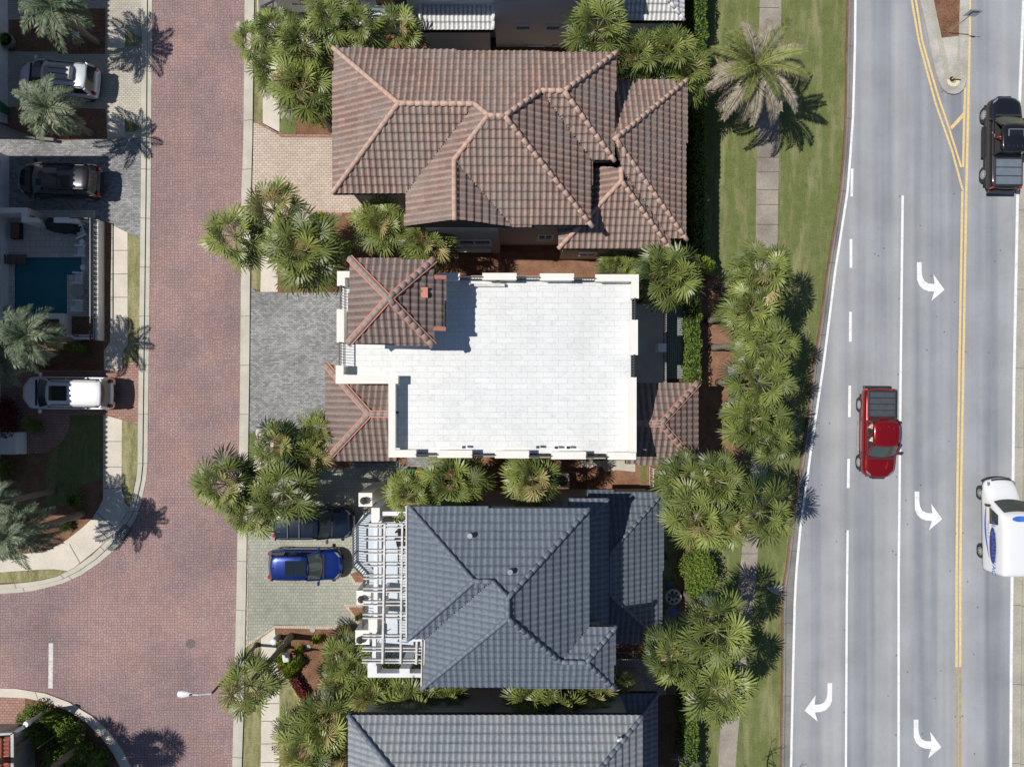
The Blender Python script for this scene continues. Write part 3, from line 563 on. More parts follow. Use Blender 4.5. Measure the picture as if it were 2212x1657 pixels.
b = MB(); rbox(b, 720, 105, 1290, 419, 7.8, 0, 7.5, .55); rbox(b, 1240, 106, 1331, 347, 7.8, 0, 7.5, .5); rbox(b, 873, 300, 1278, 488, 7.8, 0, 7.5, .5); rbox(b, 1300, 173, 1483, 515, 5.8, 0, 5.5, .45); rbox(b, 1206, 400, 1448, 538, 5.8, 0, 5.5, .45)
b.box(-4.6, -.75, 8.25, 9.1, 0, 7.55); wl = b.build('wall', mt['tanstucco'], h1)
yb = W(0, 488, 7.8).y+.5; window(h1, -2.65, 8.25, 3.0, 4.2, 2.7, muntin=2); window(h1, W(1178, 0, 2.6).x, yb, 2.1, 3.2, .75); yd = W(0, 538, 5.8).y+.45
window(h1, W(1272, 0, 2.6).x, yd, 1.6, 2.5, .9)
b = MB(); b.box(-4.2, -1.3, 8.05, 8.25, 1.4, 1.5); b.build('ledge', mt['stucco'], h1); railing(h1, [(-4.2, 8.1, .5), (-1.3, 8.1, .5)], .85, .2)
b = MB(); c = W(790, 431, 2.2); b.box(c.x-.2, c.x+2.2, c.y-.1, c.y+.1, 2.2, 2.5); b.build('garage_arch', mt['stucco'], h1)
fix(h1)
# ================================================================ HOUSE with white marble roof deck
h2 = empty('house', W(1100, 790), 0, 'house with a bright white marble tiled roof terrace and small tiled tower', 'house')
ZD, ZP = 6.6, 7.5
b = MB(); b.prism(P([(740, 600), (1366, 604), (1362, 980), (852, 978), (852, 822), (738, 820)], ZD), 0, ZD-.004); b.build('wall', mt['stucco'], h2)
b = MB(); b.prism(P([(741, 601), (1366, 605), (1361, 979), (853, 977), (853, 821), (739, 819)], ZD), ZD-.004, ZD); b.build('terrace_floor', mt['marble'], h2)
b = MB(); T = 15
def par(u0, v0, u1, v1):
    b = MB(); rbox(b, u0, v0, u1, v1, ZP, ZD-.2, ZP-.12, .05); rbox(b, u0, v0, u1, v1, ZP, ZP-.12, ZP); b.build('parapet', mt['stucco'], h2)
for u0, u1, dv in ((943, 993, 0), (1042, 1116, 0), (1166, 1240, 1), (1286, 1380, 3)): par(u0, 590+dv, u1, 590+dv+T)
for u0, u1, dv in ((839, 899, 0), (945, 1020, 1), (1069, 1143, 2), (1191, 1266, 4), (1313, 1374, 5)): par(u0, 972+dv, u1, 988+dv)
for v0, v1, u in ((605+T-12, 645, 1380), (691, 767, 1378), (815, 978, 1375)): par(u-T-1, v0, u, v1)
par(839, 829, 854, 972); par(725, 810, 860, 829); par(725, 789, 742, 810); par(727, 668, 743, 740); par(728, 586, 745, 618); par(745, 586, 760, 600)
def rl(u0, v0, u1, v1, z=ZD): return [W(u0, v0, ZP)*1.0 - Vector((0, 0, ZP-z)), W(u1, v1, ZP) - Vector((0, 0, ZP-z))]
for a in ((993, 599, 1042, 599), (1116, 600, 1166, 600), (1240, 602, 1286, 602), (899, 982, 945, 982), (1020, 983, 1069, 983), (1143, 985, 1191, 985), (1266, 987, 1313, 987), (1371, 645, 1371, 691), (1369, 767, 1369, 815), (736, 618, 736, 668), (734, 740, 734, 789)):
    railing(h2, rl(*a), 1.0, .14, th=.035)
b = MB()
for a in ((993, 596, 1042, 590), (1116, 597, 1166, 591)): b = MB(); rbox(b, a[0], a[3], a[2], a[1], ZP, ZD-.3, ZD-.02); b.build('ledge', mt['curb'], h2)
for a in ((899, 984, 945, 990), (1020, 985, 1069, 991), (1143, 987, 1191, 993), (1266, 989, 1313, 995)): b = MB(); rbox(b, a[0], a[1], a[2], a[3], ZP, ZD-.3, ZD-.02); b.build('ledge', mt['curb'], h2)
b = MB(); c0 = W(1015, 613, ZD+.3); c1 = W(1090, 619, ZD+.3); b.box(c0.x, c1.x, c1.y, c0.y, ZD, ZD+.3); b.build('bench', mt['weathered'], h2)
for u, v in ((1370, 728), (1368, 835), (1162, 966), (1202, 967), (1228, 967), (1002, 966), (857, 891), (1075, 607)):
    b = MB(); c = W(u, v, 7.2); b.box(c.x-.09, c.x+.09, c.y-.06, c.y+.06, 7.0, 7.25); b.build('wall_light', mt['black'], h2)
VT = dict(a=(755, 558), b=(939, 561), c=(937, 747), d=(752, 743), e=(840, 645), f=(940, 598), g=(963, 598), h=(962, 711), i=(937, 711))
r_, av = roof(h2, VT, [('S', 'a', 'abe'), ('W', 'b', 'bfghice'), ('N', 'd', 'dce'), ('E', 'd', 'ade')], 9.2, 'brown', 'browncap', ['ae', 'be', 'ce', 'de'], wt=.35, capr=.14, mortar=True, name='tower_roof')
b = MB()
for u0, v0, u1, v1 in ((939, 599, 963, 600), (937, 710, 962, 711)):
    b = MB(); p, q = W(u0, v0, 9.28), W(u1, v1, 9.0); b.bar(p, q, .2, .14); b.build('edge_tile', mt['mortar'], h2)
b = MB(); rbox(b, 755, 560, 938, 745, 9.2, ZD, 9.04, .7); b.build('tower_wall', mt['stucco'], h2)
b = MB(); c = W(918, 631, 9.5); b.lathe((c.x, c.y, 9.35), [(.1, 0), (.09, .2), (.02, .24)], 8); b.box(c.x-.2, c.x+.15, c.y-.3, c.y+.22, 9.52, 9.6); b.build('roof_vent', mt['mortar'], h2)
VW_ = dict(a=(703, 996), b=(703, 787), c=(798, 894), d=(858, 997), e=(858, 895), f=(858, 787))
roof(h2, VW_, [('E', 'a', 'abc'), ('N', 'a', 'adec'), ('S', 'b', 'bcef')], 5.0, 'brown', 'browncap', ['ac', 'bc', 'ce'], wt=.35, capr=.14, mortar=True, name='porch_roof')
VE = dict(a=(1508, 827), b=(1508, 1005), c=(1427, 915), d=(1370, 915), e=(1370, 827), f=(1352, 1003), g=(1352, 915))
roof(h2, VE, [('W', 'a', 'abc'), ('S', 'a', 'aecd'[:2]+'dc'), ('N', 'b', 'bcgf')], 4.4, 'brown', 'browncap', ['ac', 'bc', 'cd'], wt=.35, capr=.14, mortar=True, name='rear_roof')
b = MB(); rbox(b, 703, 787, 858, 996, 5.0, 0, 4.86, .5); b.build('wing_wall', mt['stucco'], h2); b = MB(); rbox(b, 1352, 827, 1508, 1004, 4.4, 0, 4.26, .5)
b.build('wing_wall', mt['stucco'], h2); b = MB(); p = W(1375, 822, 2.0); q = W(1440, 655, 2.0); b.box(p.x-.5, q.x, p.y-.3, q.y, 0, 2.0); b.build('wing_wall', mt['stucco'], h2)
b = MB(); b.box(p.x-.5, q.x, p.y-.3, q.y, 2.0, 2.04); b.build('balcony_floor', mt['conc'], h2)
railing(h2, [(q.x-.2, p.y, 2.04), (q.x-.2, q.y, 2.04), (p.x, q.y-.05, 2.04)], 1.0, .14)
b = MB(); c = W(1431, 751, 3.2); b.box(c.x-.24, c.x+.24, c.y-.24, c.y+.24, 2.0, 3.2); b.build('balcony_post', mt['stucco'], h2)
b = MB(); p = W(1440, 818, .3); q = W(1490, 662, .3)
for i in range(13):
    x = p.x+(q.x-p.x)*i/12; b.box(x-.05, x+.04, p.y, q.y, .22, .3)
b.box(p.x, q.x, p.y, q.y, 0, .2); b.build('slatted_deck', mt['sage'], h2)
fix(h2)
# ================================================================ HOUSE with blue-grey roof
h3 = empty('house', W(1100, 1290), 0, 'house with a blue-grey tile roof and a white pergola balcony facing the driveway', 'house')
V4 = dict(a=(882, 1093), b=(1273, 1098), c=(1023, 1255), d=(1063, 1255), e=(1097, 1291), f=(1097, 1335), g=(914, 1484), h=(1211, 1429), i=(1266, 1430), j=(1330, 1353), k=(1327, 1487), l=(1272, 1353), m=(918, 1380), n=(882, 1380))
F4 = [('S', 'a', 'abedc'), ('W', 'b', 'befhl'), ('S', 'j', 'hlji'), ('W', 'j', 'jik'), ('N', 'g', 'ghik'[:1]+'fhik'), ('E', 'g', 'defgm'), ('N', 'n', 'cdmn'), ('E', 'a', 'acn')]
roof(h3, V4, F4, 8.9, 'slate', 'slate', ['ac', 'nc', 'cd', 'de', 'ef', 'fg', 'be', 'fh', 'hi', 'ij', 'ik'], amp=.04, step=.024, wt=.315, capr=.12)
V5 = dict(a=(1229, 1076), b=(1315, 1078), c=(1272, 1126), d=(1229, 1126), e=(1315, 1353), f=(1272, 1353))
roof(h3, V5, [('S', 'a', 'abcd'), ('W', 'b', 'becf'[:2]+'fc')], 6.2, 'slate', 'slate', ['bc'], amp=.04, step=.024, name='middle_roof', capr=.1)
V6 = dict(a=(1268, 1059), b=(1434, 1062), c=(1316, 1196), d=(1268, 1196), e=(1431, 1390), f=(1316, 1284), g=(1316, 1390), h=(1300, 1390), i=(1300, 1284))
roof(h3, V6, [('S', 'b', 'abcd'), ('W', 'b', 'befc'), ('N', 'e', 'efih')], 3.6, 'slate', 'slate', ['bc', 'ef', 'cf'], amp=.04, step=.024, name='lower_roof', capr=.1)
b = MB(); rbox(b, 885, 1095, 1272, 1379, 8.9, 0, 8.6, .5); rbox(b, 917, 1300, 1272, 1484, 8.9, 0, 8.6, .5); rbox(b, 1200, 1353, 1327, 1484, 8.9, 0, 8.6, .5); rbox(b, 1200, 1076, 1315, 1353, 6.2, 0, 6.05, .4); rbox(b, 1268, 1060, 1432, 1389, 3.6, 0, 3.46, .4)
b.build('wall', mt['tanstucco'], h3)
b = MB(); zz = 8.84
for p, q in (((880, 1092), (880, 1381)), ((880, 1381), (916, 1381)), ((915, 1381), (912, 1485))): 
    P0, Q0 = W(*p, zz), W(*q, zz); b.bar(P0, Q0, .16, .12)
    d = (Q0-P0); n_ = int(d.length/2.2)
g_ = b.build('gutter', mt['whitepaint'], h3)
b = MB(); b.bar(W(880, 1094, zz+.07), W(880, 1379, zz+.07), .07, .02); b.bar(W(913.5, 1384, zz+.07), W(912, 1483, zz+.07), .07, .02); b.build('gutter_channel', mt['wood'], g_)
for u, v in ((1016, 1153), (1102, 1230)):
    c = plane_pt((u, v), W(1273, 1098, 8.9), DIRS['S'], 8.9, .55); b = MB(); b.lathe((c.x, c.y, c.z-.1), [(.11, 0), (.1, .5), (.13, .5), (.13, .62)], 12); b.build('vent_pipe', mt['steel'], h3)
# balcony, columns, pergola
b = MB(); b.prism(P([(787, 1108), (764, 1141), (764, 1222), (790, 1250), (790, 1436), (930, 1436), (930, 1106)], 3.3), 3.0, 3.3); b.build('balcony_floor', mt['bluefloor'], h3)
w3 = lambda u, v: W(u, v, 4.3) - Vector((0, 0, 1.0))
railing(h3, [w3(787, 1106), w3(787, 1116), w3(763, 1141), w3(763, 1222), w3(787, 1247), w3(786, 1275)], 1.0, .15, th=.05)
railing(h3, [w3(785, 1306), w3(784, 1361)], 1.0, .15, th=.05)
w6 = lambda u, v: W(u, v, 5.2) - Vector((0, 0, 1.0))
railing(h3, [w6(826, 1112), w6(826, 1410)], 1.0, .16, th=.05); railing(h3, [w6(806, 1092), w6(858, 1093)], 1.0, .16, th=.04)
b = MB()
for u0, v0, u1, v1, z in ((774.5, 1064.5, 804, 1094, 4.6), (802, 1097, 820, 1128, 7.0), (770, 1275.5, 801, 1305.5, 4.6), (767.5, 1361, 798, 1392, 4.6), (796, 1337, 815, 1366, 7.0)): b = MB(); rbox(b, u0, v0, u1, v1, z, 0, z); b.build('column', mt['stucco'], h3)
b = MB()
rbox(b, 807, 1127, 815.5, 1340, 6.6, 6.25, 6.6); rbox(b, 804, 1362, 812, 1440, 6.6, 6.25, 6.6); rbox(b, 820, 1105, 880, 1114, 6.8, 6.4, 6.8)
rbox(b, 794, 1430, 814, 1463, 6.2, 0, 6.2); rbox(b, 814, 1454, 915, 1463, 6.2, 5.6, 6.2); rbox(b, 863, 1444, 885, 1454, 6.2, 0, 6.2)
rbox(b, 830, 1268, 836, 1290, 4.3, 3.3, 4.3)
b.build('portico_beam', mt['whitepaint'], h3)
pgo = bpy.data.objects.new('pergola', None); COL.objects.link(pgo); pgo.parent = h3
b = MB(); prs = [1131, 1138.5, 1159, 1166.5, 1187, 1194.5, 1214.5, 1222, 1242, 1249, 1270, 1277, 1298, 1305.6, 1326, 1334, 1371, 1377, 1398, 1404.5, 1423.5, 1429.5]
for i, v in enumerate(prs):
    t = (v-1131)/298; ul = 787.5-5*t; ur = 878 if v < 1378 else 912
    b = MB(); b.bar(W(ul, v, 8.0), W(ur, v+.5, 8.0), .055, .2); b.build('rafter', mt['weathered'], pgo)
for u0, u1, v0, v1 in ((831, 826, 1131, 1433), (869, 865, 1131, 1433), (900, 899, 1384, 1434)): b = MB(); b.bar(W(u0, v0, 8.15), W(u1, v1, 8.15), .1, .09); b.build('crossbeam', mt['weathered'], pgo)
for u, v in ((784, 1083), (779, 1297), (776, 1385)):
    c = W(u, v, 5.0); b = MB(); b.lathe((c.x, c.y, 4.8), [(.215, 0), (.21, .05), (.13, .18), (.07, .25), (.05, .3), (.05, .34)], 20)
    l = b.build('bell_lamp', mt['bell'], h3, smooth=True); b = MB(); b.bar((c.x, c.y, 5.1), (c.x+.45, c.y+.2, 5.05), .04, .04); b.bar((c.x+.3, c.y+.12, 4.6), (c.x+.3, c.y+.12, 5.05), .03, .03, up=Vector((1, 0, 0))); b.build('lamp_arm', mt['black'], l)
b = MB()
for u, v, r in ((838, 1118, 2), (858, 1116, 40), (870, 1150, 30), (866, 1170, 10)):
    c = W(u, v, 3.8); m_ = Matrix.Translation((c.x, c.y, 3.3)) @ Matrix.Rotation(R(r), 4, 'Z'); b.box(-.3, .3, -.28, .28, .3, .42, mt=m_); b.box(-.3, .3, .2, .28, .42, .9, mt=m_)
b.build('balcony_chairs', mt['cabin'], h3)
fix(h3)
# ================================================================ HOUSE at the bottom edge
h4 = empty('house', W(1080, 1640), 0, 'house with a plain grey ribbed tile roof cut by the bottom edge', 'house')
V7 = dict(a=(752, 1543), b=(1388, 1545), c=(872, 1694), d=(1268, 1694), e=(1385, 1850), f=(750, 1850))
yn = W(*V7['a'], 8.2).y; yr = plane_pt(V7['c'], W(*V7['a'], 8.2), DIRS['S'], 8.2, .55).y; vs_ = 828.5-(2*yr-yn)/KZ(8.2); V7['e'] = (1385, vs_); V7['f'] = (750, vs_)
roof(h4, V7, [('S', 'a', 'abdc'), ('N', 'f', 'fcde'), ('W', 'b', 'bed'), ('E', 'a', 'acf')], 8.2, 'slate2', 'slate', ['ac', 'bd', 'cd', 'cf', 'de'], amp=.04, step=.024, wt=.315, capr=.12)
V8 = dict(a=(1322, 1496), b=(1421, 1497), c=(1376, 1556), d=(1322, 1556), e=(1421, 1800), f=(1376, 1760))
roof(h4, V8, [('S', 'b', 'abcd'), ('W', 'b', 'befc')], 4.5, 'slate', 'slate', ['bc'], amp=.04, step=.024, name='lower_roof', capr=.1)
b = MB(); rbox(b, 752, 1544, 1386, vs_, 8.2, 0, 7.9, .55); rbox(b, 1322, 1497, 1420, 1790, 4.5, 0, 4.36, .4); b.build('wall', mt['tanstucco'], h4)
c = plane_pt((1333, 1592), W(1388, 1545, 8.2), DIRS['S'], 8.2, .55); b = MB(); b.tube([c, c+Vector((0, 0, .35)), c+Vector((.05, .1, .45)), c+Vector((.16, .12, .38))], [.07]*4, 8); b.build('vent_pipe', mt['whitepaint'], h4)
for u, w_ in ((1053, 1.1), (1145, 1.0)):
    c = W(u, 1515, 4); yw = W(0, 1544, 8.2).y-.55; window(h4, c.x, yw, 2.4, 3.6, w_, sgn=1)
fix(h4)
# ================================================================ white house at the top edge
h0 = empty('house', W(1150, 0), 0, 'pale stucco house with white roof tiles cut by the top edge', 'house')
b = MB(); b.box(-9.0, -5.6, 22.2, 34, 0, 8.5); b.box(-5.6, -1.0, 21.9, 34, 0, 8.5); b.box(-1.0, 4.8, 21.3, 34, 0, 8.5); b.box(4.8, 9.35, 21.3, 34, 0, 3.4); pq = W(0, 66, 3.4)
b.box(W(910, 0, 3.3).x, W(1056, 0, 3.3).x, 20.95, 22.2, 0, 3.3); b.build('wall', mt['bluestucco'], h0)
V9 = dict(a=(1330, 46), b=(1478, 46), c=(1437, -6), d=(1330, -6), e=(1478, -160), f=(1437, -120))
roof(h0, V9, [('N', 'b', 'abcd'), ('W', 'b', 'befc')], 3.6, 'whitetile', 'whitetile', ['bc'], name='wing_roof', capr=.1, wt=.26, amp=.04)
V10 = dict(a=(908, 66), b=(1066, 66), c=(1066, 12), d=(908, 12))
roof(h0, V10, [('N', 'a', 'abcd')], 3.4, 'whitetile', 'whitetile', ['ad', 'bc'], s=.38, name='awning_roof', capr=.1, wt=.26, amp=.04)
for u, v, y, w_ in ((1130, 59, 21.3, .75), (1195, 59, 21.3, .75), (1158, 102, 21.3, 0.9), (1208, 104, 21.3, .7)):
    zz = H-y*F/(828.5-v); window(h0, W(u, v, zz).x, y, max(.3, zz-.16), zz+.22, w_, muntin=0, frame='bluestucco')
window(h0, -4.0, 21.9, 4.6, 5.6, 1.2, muntin=1); window(h0, -7.0, 22.2, 3.4, 4.6, 1.8, muntin=1)
railing(h0, [(-8.6, 21.9, 2.6), (-5.4, 21.9, 2.6)], .8, .25, 'steel')
b = MB(); b.box(-8.9, -5.2, 21.7, 22.2, 2.4, 2.6); b.build('balcony', mt['bluestucco'], h0)
V11 = dict(a=(880, -90), b=(1350, -90), c=(1290, -160), d=(940, -160))
b = MB(); b.box(-9.6, 5.0, 21.65, 34.5, 8.5, 8.7); b.build('roof', mt['whitetile'], h0)
fix(h0)
# ================================================================ houses off the left edge (only their walls show; they cast the long shade)
def left_house(v0, v1, label, ewall, eave, hz=9.0):
    y0, y1 = (828.5-v1)/34.08, (828.5-v0)/34.08
    o = empty('house', (ewall-4, (y0+y1)/2, 0), 0, label, 'house'); b = MB(); b.box(ewall-9, ewall, y0+.5, y1-.5, 0, hz-.15); b.build('wall', mt['whitepaint'], o)
    b = MB(); x0, x1 = ewall-9.6, eave; h = (x1-x0)/2*.45; cy = (y0+y1)/2; yr = (y1-y0)/2-(x1-x0)/2 if y1-y0 > x1-x0 else .2; xm = (x0+x1)/2
    c = [(x0, y0, hz), (x1, y0, hz), (x1, y1, hz), (x0, y1, hz), (xm, cy-yr, hz+h), (xm, cy+yr, hz+h)]
    n = len(b.v); b.add(c, [(0, 1, 4), (1, 2, 5, 4), (2, 3, 5), (3, 0, 4, 5), (3, 2, 1, 0)])
    for i in range(int((y1-y0)/.32)): b.tube([(x1-.35, y0+.16+i*.32, hz+.12), (x1+.05, y0+.16+i*.32, hz-.02)], [.09, .09], 8)
    b.build('roof', mt['slate2'], o)
    yy = y1-1.6
    while yy > y0+1.4: window(o, ewall, yy, .9, 2.3, 1.5, 'x', 1); window(o, ewall, yy, 4.6, 6.0, 1.2, 'x', 1); yy -= 2.6
    fix(o); return o
l1 = left_house(-140, 287, 'white walled house at the upper left edge behind the silver SUV', -31.95, -31.0)
l2 = left_house(322, 718, 'white walled house with tall windows beside the swimming pool', -31.85, -30.95)
l3 = left_house(742, 1098, 'white walled house at the left edge behind the white SUV', -32.4, -31.1)
c = MB(); c.box(-32.4, W(46, 0).x, (828.5-980)/34.08, (828.5-933)/34.08, 0, .5); c.box(W(46, 0).x, W(58, 0).x, (828.5-980)/34.08, (828.5-933)/34.08, 0, .25)
o = c.build('porch', mt['stucco'], l3); o.location = -l3.location
# gatehouse in the lower left corner
gh = empty('gatehouse', W(0, 1640), 0, 'small building with a bright red tile roof in the bottom left corner', 'building')
VG = dict(a=(24, 1589), b=(25, 1760), c=(-120, 1720), d=(-120, 1620))
roof(gh, VG, [('W', 'a', 'abcd')], 3.0, 'redtile', 'redtile', [], s=.35, wt=.24)
b = MB(); b.bar(W(28, 1583, 3.0), W(29, 1760, 3.0), .18, .16); b.bar(W(-60, 1588, 3.0), W(28, 1583, 3.0), .12, .16); b.bar(W(28, 1584, 2.95), W(52, 1569, 2.6), .2, .16); b.build('fascia', mt['steel'], gh)
b = MB(); p = W(20, 1600, 3); b.box(p.x-5, p.x-.5, p.y-5, p.y-.4, 0, 2.9); b.build('wall', mt['tanstucco'], gh); fix(gh)
# ================================================================ PALMS AND PLANTS
def fan_crown(seed, nl=34, rad=2.0, droop=1.0):
    rnd = random.Random(seed); b = MB(); up = Vector((0, 0, 1))
    for k in range(nl):
        t = k/(nl-1); az = k*2.39996+rnd.uniform(-.25, .25); el = R(78-112*t**0.8+rnd.uniform(-8, 8)); Lp = rad*(.54+.18*math.sin(math.pi*min(1, t*1.2)))*rnd.uniform(.85, 1.12)
        d = Vector((math.cos(az)*math.cos(el), math.sin(az)*math.cos(el), math.sin(el))); s = Vector((-math.sin(az), math.cos(az), 0)); n = s.cross(d)*-1
        if n.z < 0: n = -n
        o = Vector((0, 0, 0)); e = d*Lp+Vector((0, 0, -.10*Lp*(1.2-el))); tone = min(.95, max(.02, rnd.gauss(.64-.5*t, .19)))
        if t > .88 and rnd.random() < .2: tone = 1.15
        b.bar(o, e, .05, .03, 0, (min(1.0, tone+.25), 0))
        dd = (d+Vector((0, 0, -.4-.35*t))*droop).normalized(); nb = 26; LB = rad*.55*rnd.uniform(.85, 1.1)
        tw = rnd.uniform(-.5, .5); s2 = (s*math.cos(tw)+n*math.sin(tw)).normalized(); n2 = dd.cross(s2).normalized()
        if n2.z < 0: n2 = -n2
        for j in range(nb):
            ph = R(-128+256*j/(nb-1)+rnd.uniform(-3, 3)); dr = dd*math.cos(ph)+s2*math.sin(ph); L = LB*(.62+.38*math.cos(ph/2)**2)*rnd.uniform(.85, 1.12)
            w = n2.cross(dr).normalized(); wd_ = L*.034+.008; fold = n2*(.05 if j % 2 else -.05)+n2*(-.10*abs(math.sin(ph)))*L
            p0 = e; p1 = e+dr*L*.5+fold; p2 = e+dr*L*.82+fold-up*(.16*L*droop); p3 = e+dr*L*1.0+fold-up*(.36*L*droop*rnd.uniform(.6, 1.3))
            tn = (min(1.2, max(0, tone+rnd.uniform(-.10, .10))), 0); m0 = len(b.v)
            b.v += [tuple(p) for p in (p0, p1-w*wd_, p1+w*wd_, p2-w*wd_*.75, p2+w*wd_*.75, p3)]
            for f in ((0, 1, 2), (1, 3, 4, 2), (3, 5, 4)): b.f.append(tuple(m0+i for i in f)); b.m.append(0); b.t.append(tn)
    me = b.build('x', mt['fan']); m = me.data; bpy.data.objects.remove(me); return m
def feather_crown(seed, nf, rad, mats, dead=0.0, arch=1.0, npair=34, lw=.02, ll=.26):
    rnd = random.Random(seed); b = MB(); up = Vector((0, 0, 1))
    for k in range(nf):
        t = k/(nf-1); az = k*2.39996+rnd.uniform(-.2, .2); el = R(80-95*t+rnd.uniform(-6, 6)); L = rad*(1.05+.25*math.sin(math.pi*t))*rnd.uniform(.85, 1.1)
        h = Vector((math.cos(az), math.sin(az), 0)); s = Vector((-math.sin(az), math.cos(az), 0)); m = 1 if rnd.random() < dead*(.4+1.2*t) else 0
        tone = min(.95, max(.05, rnd.gauss(.5, .18))); pts = []; p = Vector((0, 0, 0)); a = el; N = 8
        for i in range(N+1):
            pts.append(p.copy()); p = p+(h*math.cos(a)+up*math.sin(a))*(L/N); a -= R(11+4*t)*arch
        for i in range(N): b.bar(pts[i], pts[i+1], .05*(1-i/N)+.015, .03, m, (min(1, tone+.25), 0))
        for j in range(npair):
            f = .12+.88*(j+.5)/npair; x = f*N; i = min(N-1, int(x)); c = pts[i].lerp(pts[i+1], x-i); dr = (pts[i+1]-pts[i]).normalized(); nn = s.cross(dr)
            if nn.z < 0: nn = -nn
            le = ll*rad*(.45+.75*math.sin(math.pi*min(1, f*.95+.08)))*rnd.uniform(.8, 1.15)
            for sg in (-1, 1):
                q = (dr*.75+s*sg*.9+nn*rnd.uniform(.05, .4)).normalized(); w = q.cross(nn).normalized()*lw*rad*.5; tip = c+q*le-up*le*.22; mid_ = c+q*le*.5
                tn = (min(1, max(0, tone+rnd.uniform(-.3, .3))), 0); m0 = len(b.v); b.v += [tuple(v) for v in (c, mid_-w, tip, mid_+w)]
                b.f.append((m0, m0+1, m0+2, m0+3)); b.m.append(m); b.t.append(tn)
    o = b.build('x', [mt[q] for q in mats]); me = o.data; bpy.data.objects.remove(o); return me
def trunk_mesh(h, seed, r0=.19, r1=.15):
    rnd = random.Random(seed); b = MB(); n = 9; ps = []; rs = []
    for i in range(n+1):
        t = i/n; ps.append((math.sin(t*2+seed)*.06*t*(1-t)*4*.5, math.cos(t*1.7+seed)*.05*t*(1-t)*4*.5, h*t-.05)); rs.append((r0*(1-t)+r1*t)*(1.0+.12*(i % 2))*(1.25 if i == 0 else 1))
    b.tube(ps, rs, 10); b.tube([(0, 0, h-.7), (0, 0, h-.25), (0, 0, h+.1)], [r1, r1*1.7, r1*.7], 10)
    o = b.build('x', mt['trunk'], smooth=True); me = o.data; bpy.data.objects.remove(o); return me
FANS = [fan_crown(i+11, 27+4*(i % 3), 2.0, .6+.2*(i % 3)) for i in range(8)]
TRK = {}
def palm(u, v, r, h, label, group, kind='fan', lean=(0, 0), mesh=None, name='fan_palm'):
    """crown centre at pixel (u, v) and height h, crown radius r in survey pixels; trunk stands below it (plus lean)"""
    c = W(u, v, h); base = Vector((c.x+lean[0], c.y+lean[1], 0)); o = empty(name, base, 0, label, 'palm tree', group)
    hk = round(h*2)/2
    if hk not in TRK: TRK[hk] = trunk_mesh(hk, int(hk*10))
    t = bpy.data.objects.new('trunk', TRK[hk]); COL.objects.link(t); t.parent = o
    if lean != (0, 0):
        d = Vector((-lean[0], -lean[1], h)); t.rotation_euler = d.to_track_quat('Z', 'Y').to_euler(); t.scale = (1, 1, d.length/hk)
    else: t.scale = (1, 1, h/hk)
    me = mesh or random.choice(FANS); k = bpy.data.objects.new('crown', me); COL.objects.link(k); k.parent = o
    k.location = (-lean[0], -lean[1], h); s = r*KZ(h)/2.0*1.0; k.scale = (s, s, s*random.uniform(.85, 1.1)); k.rotation_euler = (random.uniform(-.12, .12), random.uniform(-.12, .12), random.uniform(0, 6.28))
    return o
GT = 'cabbage palms in the cluster at the top left of the terracotta roof'
for a in ((548, 92, 46, 4.5, 'leftmost fan palm of the cluster beside the red street above the beige driveway'), (598, 68, 52, 5.5, 'fan palm overhanging the grey trailer hitch near the top edge'),
          (655, 100, 62, 6.0, 'fan palm in the middle of the cluster left of the terracotta roof'), (712, 42, 60, 6.5, 'fan palm in front of the phone number on the trailer'),
          (772, 62, 55, 6.0, 'fan palm touching the upper left corner of the terracotta roof'), (600, 160, 58, 5.0, 'fan palm leaning over the red kerb left of the terracotta roof'),
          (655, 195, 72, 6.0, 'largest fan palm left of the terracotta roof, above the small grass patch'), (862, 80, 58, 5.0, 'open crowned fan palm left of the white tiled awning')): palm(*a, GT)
GR = 'cabbage palms behind the terracotta house'
for a in ((1288, 68, 72, 6.5, 'bright fan palm against the pale wall above the terracotta roof'), (1375, 128, 60, 5.5, 'fan palm above the right corner of the terracotta main roof'),
          (1440, 118, 60, 5.5, 'fan palm left of the big half dead date palm'), (1480, 165, 58, 5.0, 'fan palm over the right corner of the lower terracotta roof')): palm(*a, GR)
GM = 'cabbage palms between the terracotta house and the white deck house'
for a in ((508, 512, 66, 6.5, 'fan palm farthest out over the red street, below the beige driveway'), (592, 455, 64, 6.5, 'dark fan palm at the lower left corner of the beige driveway'),
          (660, 545, 86, 7.0, 'largest fan palm beside the grey paver driveway of the white deck house'), (822, 488, 62, 5.5, 'fan palm under the left gable of the terracotta roof'),
          (922, 525, 58, 5.5, 'fan palm between the gable and the small brown tower roof'), (1338, 582, 50, 3.5, 'low fan palm at the upper right corner of the white terrace'),
          (1444, 598, 74, 5.5, 'wide fan palm right of the white terrace beside the hedge')): palm(*a, GM)
GC = 'row of cabbage palms along the highway lawn'
for a in ((1640, 592, 68, 6.5, 'topmost fan palm of the highway row', (-.5, 0)), (1622, 672, 66, 6.3, 'second fan palm from the top of the highway row', (-.6, 0)), (1650, 742, 66, 6.6, 'third fan palm from the top of the highway row', (-1.0, .1)),
          (1640, 826, 68, 6.6, 'fourth fan palm from the top of the highway row', (-.3, 0)), (1625, 905, 68, 6.2, 'fifth fan palm of the highway row, with lime growth at its left', (0, 0)), (1662, 945, 56, 6.0, 'lowest fan palm of the highway row', (0, 0))):
    palm(*a[:5], GC, lean=a[5])
GD = 'cabbage palms around the parked dark blue cars'
